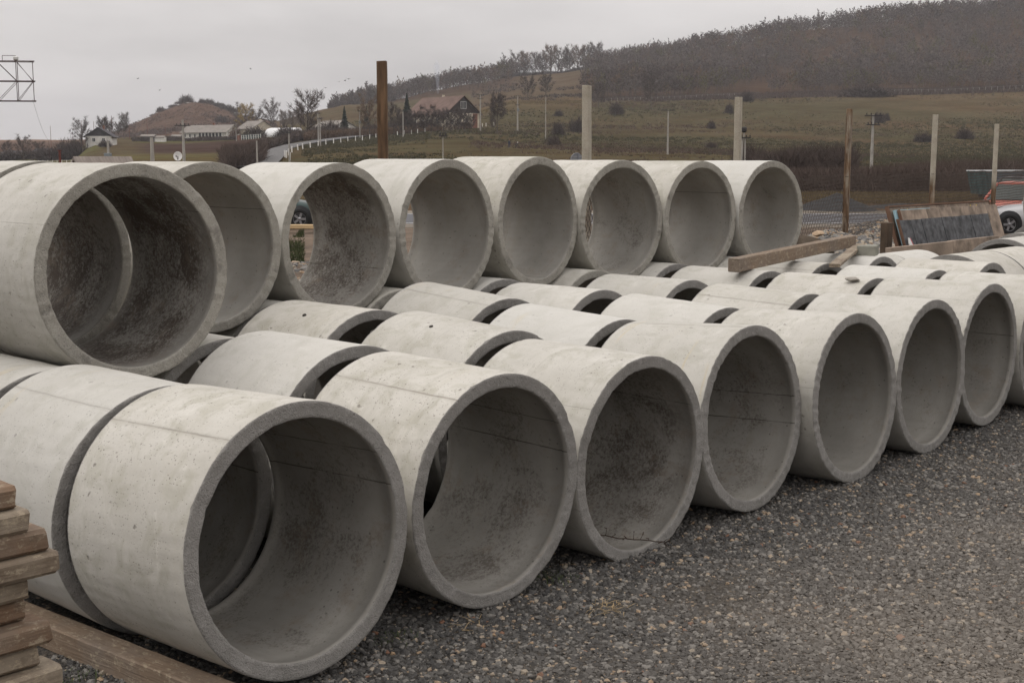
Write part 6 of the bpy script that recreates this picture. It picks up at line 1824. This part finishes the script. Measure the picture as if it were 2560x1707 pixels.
sk2 = [(0, .22, .62), (0, .05, .82), (0, -.22, .92), (0, -.32, .97), (.17, -.22, .86), (.2, -.34, .62), (.12, -.45, .40), (.1, -.48, .33), (-.17, -.22, .86), (-.2, -.34, .62), (-.12, -.45, .40), (-.1, -.48, .33),
       (.12, .20, .58), (.16, -.12, .40), (.14, .12, .08), (.14, -.05, .04), (-.12, .20, .58), (-.16, -.12, .40), (-.14, .12, .08), (-.14, -.05, .04)]
pp = place(1290, dp_ + 3)
po = person(pp, YAW * -1 + 1.9, sk2, ed, ra, 'stooping person with a pale cap beside the standing one', (M_CLOTH2,)); head(po, (0, -.40, 1.06), Mwc)

# ================================================================== VEHICLES
M_TYRE = simple('tyre_rubber', (0.018, 0.018, 0.018), .85, .2)
M_GLASS = simple('car_glass', (0.05, 0.075, 0.07), .12, .15, 1.5, spec=.6)
M_TRIM = simple('black_trim', (0.02, 0.02, 0.021), .6, .1)
M_ALLOY = simple('alloy', (0.25, 0.25, 0.26), .35, .1, metal=.7)
M_LAMP = simple('lamp_glass', (0.55, 0.55, 0.55), .15, .1, spec=.6)
def paint(name, col): return simple(name, col, .32, .08, 1.0, spec=.5)
def car(label, loc, rz, col, L=4.2, Wd=1.70, hb=0.92, hr=1.44, bonnet=1.0, cab=(0.26, 0.40, 0.80, 0.95), name='parked_car', wr=0.31, rack=False):
    """car along local +X (front at +X), origin on the ground at its middle"""
    root = empty(name, loc, rz); tag(root, label, 'car')
    hw = Wd / 2
    # body cross sections from front (+L/2) to rear
    xs = [L / 2, L / 2 - .06, L / 2 - .22, L / 2 - bonnet * .55, L / 2 - bonnet, 0.25, -.4, -L / 2 + .75, -L / 2 + .25, -L / 2 + .05, -L / 2]
    top = [.50, .62, .70, hb - .10, hb - .02, hb + .02, hb + .03, hb + .03, hb + .01, hb - .12, .55]
    bot = [.30, .24, .20, .20, .20, .19, .19, .20, .22, .26, .34]
    wid = [.78, .88, .95, .98, 1.0, 1.0, 1.0, 1.0, .97, .93, .86]
    mb = MB(); vs = []; K = 10
    for x, t, b_, w_ in zip(xs, top, bot, wid):
        w_ *= hw; m_ = (t + b_) / 2
        for y, z in ((-w_ * .90, b_), (-w_ * .99, b_ + .10), (-w_, m_), (-w_ * .97, t - .10), (-w_ * .86, t - .01), (w_ * .86, t - .01), (w_ * .97, t - .10), (w_, m_), (w_ * .99, b_ + .10), (w_ * .90, b_)):
            vs.append((x, y, z))
        vs[-6] = (x, -w_ * .86, t); vs[-5] = (x, w_ * .86, t)
    fs = [(i * K + k, (i + 1) * K + k, (i + 1) * K + (k + 1) % K, i * K + (k + 1) % K) for i in range(len(xs) - 1) for k in range(K)]
    fs += [tuple(range(K)), tuple((len(xs) - 1) * K + k for k in range(K))[::-1]]
    mb.add(vs, fs, smooth=True); body = mb.build('body', col, root)
    # cabin: roof and pillars in paint, glass between
    xa, xb, xc, xd = [L / 2 - L * f for f in cab]
    b0, r0 = hw * .88, hw * .70
    zb, zr = hb + .01, hr
    def quad(mb_, p, th=.02): mb_.add(p, [tuple(range(len(p)))])
    mb = MB()
    rf = [(xb, -r0, zr - .04), (xb, r0, zr - .04), ((xb + xc) / 2, r0, zr), (xc, r0, zr - .03), (xc, -r0, zr - .03), ((xb + xc) / 2, -r0, zr)]
    up = [(x, y * .94, z + .06) for x, y, z in rf]
    mb.add(rf + up, [(0, 1, 2, 3, 4, 5)[::-1], tuple(range(6, 12))] + [(k, (k + 1) % 6, 6 + (k + 1) % 6, 6 + k) for k in range(6)], smooth=False); mb.build('roof', col, root)
    mb = MB()
    for y0, y1 in ((-b0, -r0), (b0, r0)):
        for (xl, xt) in ((xa, xb), ((xa + xd) / 2 - .05, (xb + xc) / 2), (xd, xc)):
            mb.tube((xl, y0, zb), (xt, y1, zr - .02), .05, .045, 6)
    mb.build('pillars', col, root)
    ins = .02
    for nm, p in (('windscreen', [(xa - ins, -b0 + .03, zb), (xa - ins, b0 - .03, zb), (xb, r0 - .02, zr - .04), (xb, -r0 + .02, zr - .04)]),
                  ('rear_window', [(xd + ins, b0 - .03, zb), (xd + ins, -b0 + .03, zb), (xc, -r0 + .02, zr - .04), (xc, r0 - .02, zr - .04)]),
                  ('side_window', [(xa - .02, -b0 + .005, zb), (xb, -r0 + .005, zr - .05), (xc, -r0 + .005, zr - .05), (xd, -b0 + .005, zb)]),
                  ('side_window', [(xa - .02, b0 - .005, zb), (xd, b0 - .005, zb), (xc, r0 - .005, zr - .05), (xb, r0 - .005, zr - .05)])):
        mb = MB(); mb.add(p, [(0, 1, 2, 3)]); mb.build(nm, M_GLASS, root)
    for sx_ in (1, -1):
        for sy in (1, -1):
            xw = (L / 2 - .78) if sx_ > 0 else (-L / 2 + .75)
            # dark arch
            mb = MB(); mb.lathe([(0.0, .0), (wr + .075, .0), (wr + .075, -.22), (0, -.22)], 24, Matrix.Translation((xw, sy * (hw + .004), wr + .02)) @ Matrix.Rotation(-sy * math.pi / 2, 4, 'X')); mb.build('wheel_arch', M_TRIM, root)
            MM = Matrix.Translation((xw, sy * (hw - .08), wr)) @ Matrix.Rotation(-sy * math.pi / 2, 4, 'X')
            mb = MB(); mb.lathe([(wr * .62, -.09), (wr * .92, -.09), (wr, -.05), (wr, .07), (wr * .92, .10), (wr * .62, .10), (wr * .60, 0)], 28, MM, close=True); ty = mb.build('wheel', M_TYRE, root)
            mb = MB(); mb.lathe([(0, .06), (.06, .065), (.06, .05), (wr * .58, .045), (wr * .63, .095), (wr * .60, -.05), (0, -.05)], 28, MM)
            rim = mb.build('rim', M_TRIM, ty)
            mb = MB()
            for k in range(5):
                a = k * 1.2566; mb.box((wr * .33, 0, .075), (wr * .52, .07, .03), MM @ Matrix.Rotation(a, 4, 'Z'))
            mb.lathe([(wr * .56, .07), (wr * .63, .10), (wr * .64, .07)], 28, MM); mb.lathe([(0, .095), (.055, .09), (.06, .06)], 12, MM)
            mb.build('spokes', M_ALLOY, ty)
    for sy in (1, -1):
        mb = MB(); mb.box((L / 2 - .06, sy * hw * .62, .60), (.12, .34, .15), None, 0, .03); mb.build('headlight', M_LAMP, root)
        mb = MB(); mb.box((xa - .25, sy * (b0 + .12), zb + .06), (.10, .18, .12), None, 0, .03); mb.build('mirror', M_TRIM, root)
        mb = MB(); mb.box((-L / 2 + .04, sy * hw * .72, .78), (.08, .2, .2), None, 0, .02); mb.build('tail_light', M_RUSTP, root)
    mb = MB(); mb.box((L / 2 + .01, 0, .34), (.12, Wd * .8, .18), None, 0, .04); mb.build('bumper', M_TRIM, root)
    mb = MB(); mb.box((L / 2 - .02, 0, .56), (.06, Wd * .34, .10), None, 0, .02); mb.build('grille', M_TRIM, root)
    if rack:
        mb = MB()
        for y in (-r0, r0): mb.tube((xb - .1, y, zr + .09), (xc + .1, y, zr + .09), .02, None, 6)
        for x in (xb - .3, (xb + xc) / 2, xc + .3): mb.box((x, 0, zr + .09), (.06, r0 * 2, .03))
        mb.build('roof_rack', M_TRIM, root)
    return root
hd = math.atan2(-_rv.y, -_rv.x)                        # facing left in the picture
car('silver car facing left, front wheel beside the leaning panels', place(2490, 39.5, z=0) + _rv * 1.55, hd + 0.06, paint('silver_paint', (.40, .40, .405)), L=4.7, hb=.86, hr=1.5, wr=.31, bonnet=1.5, cab=(.40, .52, .84, .96))
car('faded salmon red car nosing left behind the silver one', place(2545, 44.0, z=0), hd + 0.75, paint('faded_salmon_paint', (.70, .20, .14)), L=3.9, hb=.88, hr=1.42)
car('dark car with roof rails behind the salmon red one', place(2545, 52.5, z=0), hd + 0.9, paint('dark_slate_paint', (.035, .04, .045)), L=4.3, hb=.92, hr=1.47, rack=True)
pg = place(760, 42.5, z=0)
car('dark green car, its front wheel seen through the third upper pipe', pg - _rv * 1.32 + Vector((0, 0, 0)), hd + math.pi, paint('dark_green_paint', (.012, .035, .032)), L=4.2, wr=.33)
car('white car parked far off on the valley track at left', place(151, find_d(151, 386, 300, 640)), hd + .1, paint('white_paint', (.70, .70, .69)), L=4.2, Wd=1.75, hb=.95, hr=1.48)

# trailer
M_TRL = simple('blue_green_trailer_paint', (.045, .12, .13), .6, .35, 2.2)
M_TRLS = simple('trailer_side_paint', (.12, .165, .195), .6, .2, 1.2)
tp = place(2487, 60.0, z=0); hx_ = math.atan2((_rv * math.cos(.42) + _fh * math.sin(.42)).y, (_rv * math.cos(.42) + _fh * math.sin(.42)).x)
root = empty('tipper_trailer', tp, hx_); tag(root, 'blue-green open trailer behind the last fence post', 'trailer')
# local x runs away to the right along the trailer's side; its near end board faces left
zt_, zb_ = zof(428, 60), zof(487, 60); Lt, Wt = 4.6, 1.9
mb = MB(); ft = .22
a = [(0, 0, zt_), (Lt, 0, zt_), (Lt, Wt, zt_), (0, Wt, zt_), (ft, .12, zb_), (Lt, .12, zb_), (Lt, Wt - .12, zb_), (ft, Wt - .12, zb_)]
mb.add(a[:2] + [a[5], a[4]], [(0, 1, 2, 3)]); mb.build('side_board', M_TRLS, root)
mb = MB(); mb.add([a[3], a[0], a[4], a[7]], [(0, 1, 2, 3)]); eb = mb.build('end_board', M_TRL, root)
for k in range(5):
    y = .25 + k * .36; mb = MB(); mb.add([(-.04, y, zt_), (-.04, y + .07, zt_), (ft - .04, y + .07, zb_), (ft - .04, y, zb_), (0.03, y, zt_), (0.03, y + .07, zt_), (ft + .03, y + .07, zb_), (ft + .03, y, zb_)], [(0, 1, 2, 3), (4, 7, 6, 5), (0, 4, 5, 1), (3, 2, 6, 7), (0, 3, 7, 4), (1, 5, 6, 2)]); mb.build('rib', M_TRL, eb)
mb = MB(); mb.add([a[2], a[3], a[7], a[6]], [(0, 1, 2, 3)]); mb.add([a[1], a[2], a[6], a[5]], [(0, 1, 2, 3)]); mb.add([a[4], a[5], a[6], a[7]], [(0, 1, 2, 3)]); mb.build('tub', M_TRL, root)
mb = MB()
for p_, q_ in ((0, 1), (1, 2), (2, 3), (3, 0)): mb.tube(a[p_], a[q_], .035, None, 6)
mb.build('top_rail', simple('pale_top_rail', (.42, .43, .43), .6, .1), root)
mb = MB(); mb.box((1.42, -.02, (zt_ * .62 + zb_ * .38)), (.2, .02, .22)); mb.build('sticker', simple('pale_yellow_sticker', (.42, .40, .22), .6, .05), root)
mb = MB(); mb.box((2.3, Wt / 2, zb_ - .07), (4.0, .9, .12)); mb.build('chassis', M_TRIM, root)
for x in (1.4, 3.4):
    for y in (.25, Wt - .25):
        mb = MB(); MM = Matrix.Translation((x, y, .30)) @ Matrix.Rotation(math.pi / 2, 4, 'X'); mb.lathe([(0, -.09), (.26, -.09), (.30, -.05), (.30, .05), (.26, .09), (0, .09)], 24, MM); w_ = mb.build('wheel', M_TYRE, root)
        mb = MB(); mb.lathe([(0, .10), (.15, .10), (.16, .0)], 16, MM); mb.build('hub', M_TRIM, w_)

# smoke over the barn chimney
msm = bpy.data.materials.new('thin_smoke'); msm.use_nodes = True; nn = msm.node_tree.nodes; nn.clear()
oo = nn.new('ShaderNodeOutputMaterial'); pv = nn.new('ShaderNodeVolumePrincipled'); pv.inputs['Density'].default_value = 0.16; pv.inputs['Color'].default_value = (.80, .86, 1, 1)
msm.node_tree.links.new(pv.outputs[0], oo.inputs['Volume'])
mb = MB(); sp_ = place(1096, 432); base_ = ground_z(1108, 432) + 11.4
mb.lathe([(0.01, 0), (.35, .3), (.6, 3), (.9, 6.5), (1.1, 9), (.5, 10.4), (.01, 11)], 12)
o = mb.build('chimney_smoke', msm); o.location = (sp_.x, sp_.y, base_); o.rotation_euler = (.05, -.10, 0); tag(o, 'thin bluish smoke rising from the barn chimney', kind='stuff')

# ================================================================== HAZE
hm = bpy.data.materials.new('valley_haze'); hm.use_nodes = True; nn = hm.node_tree.nodes; nn.clear()
oo = nn.new('ShaderNodeOutputMaterial'); pv = nn.new('ShaderNodeVolumePrincipled')
pv.inputs['Density'].default_value = 0.00015; pv.inputs['Color'].default_value = (0.93, 0.93, 0.97, 1); pv.inputs['Anisotropy'].default_value = 0.0
hm.node_tree.links.new(pv.outputs[0], oo.inputs['Volume'])
mb = MB(); mb.box((0, 0, 99), (9400, 9400, 200.0)); o = mb.build('haze', hm); tag(o, 'thin grey haze over the valley', kind='stuff')
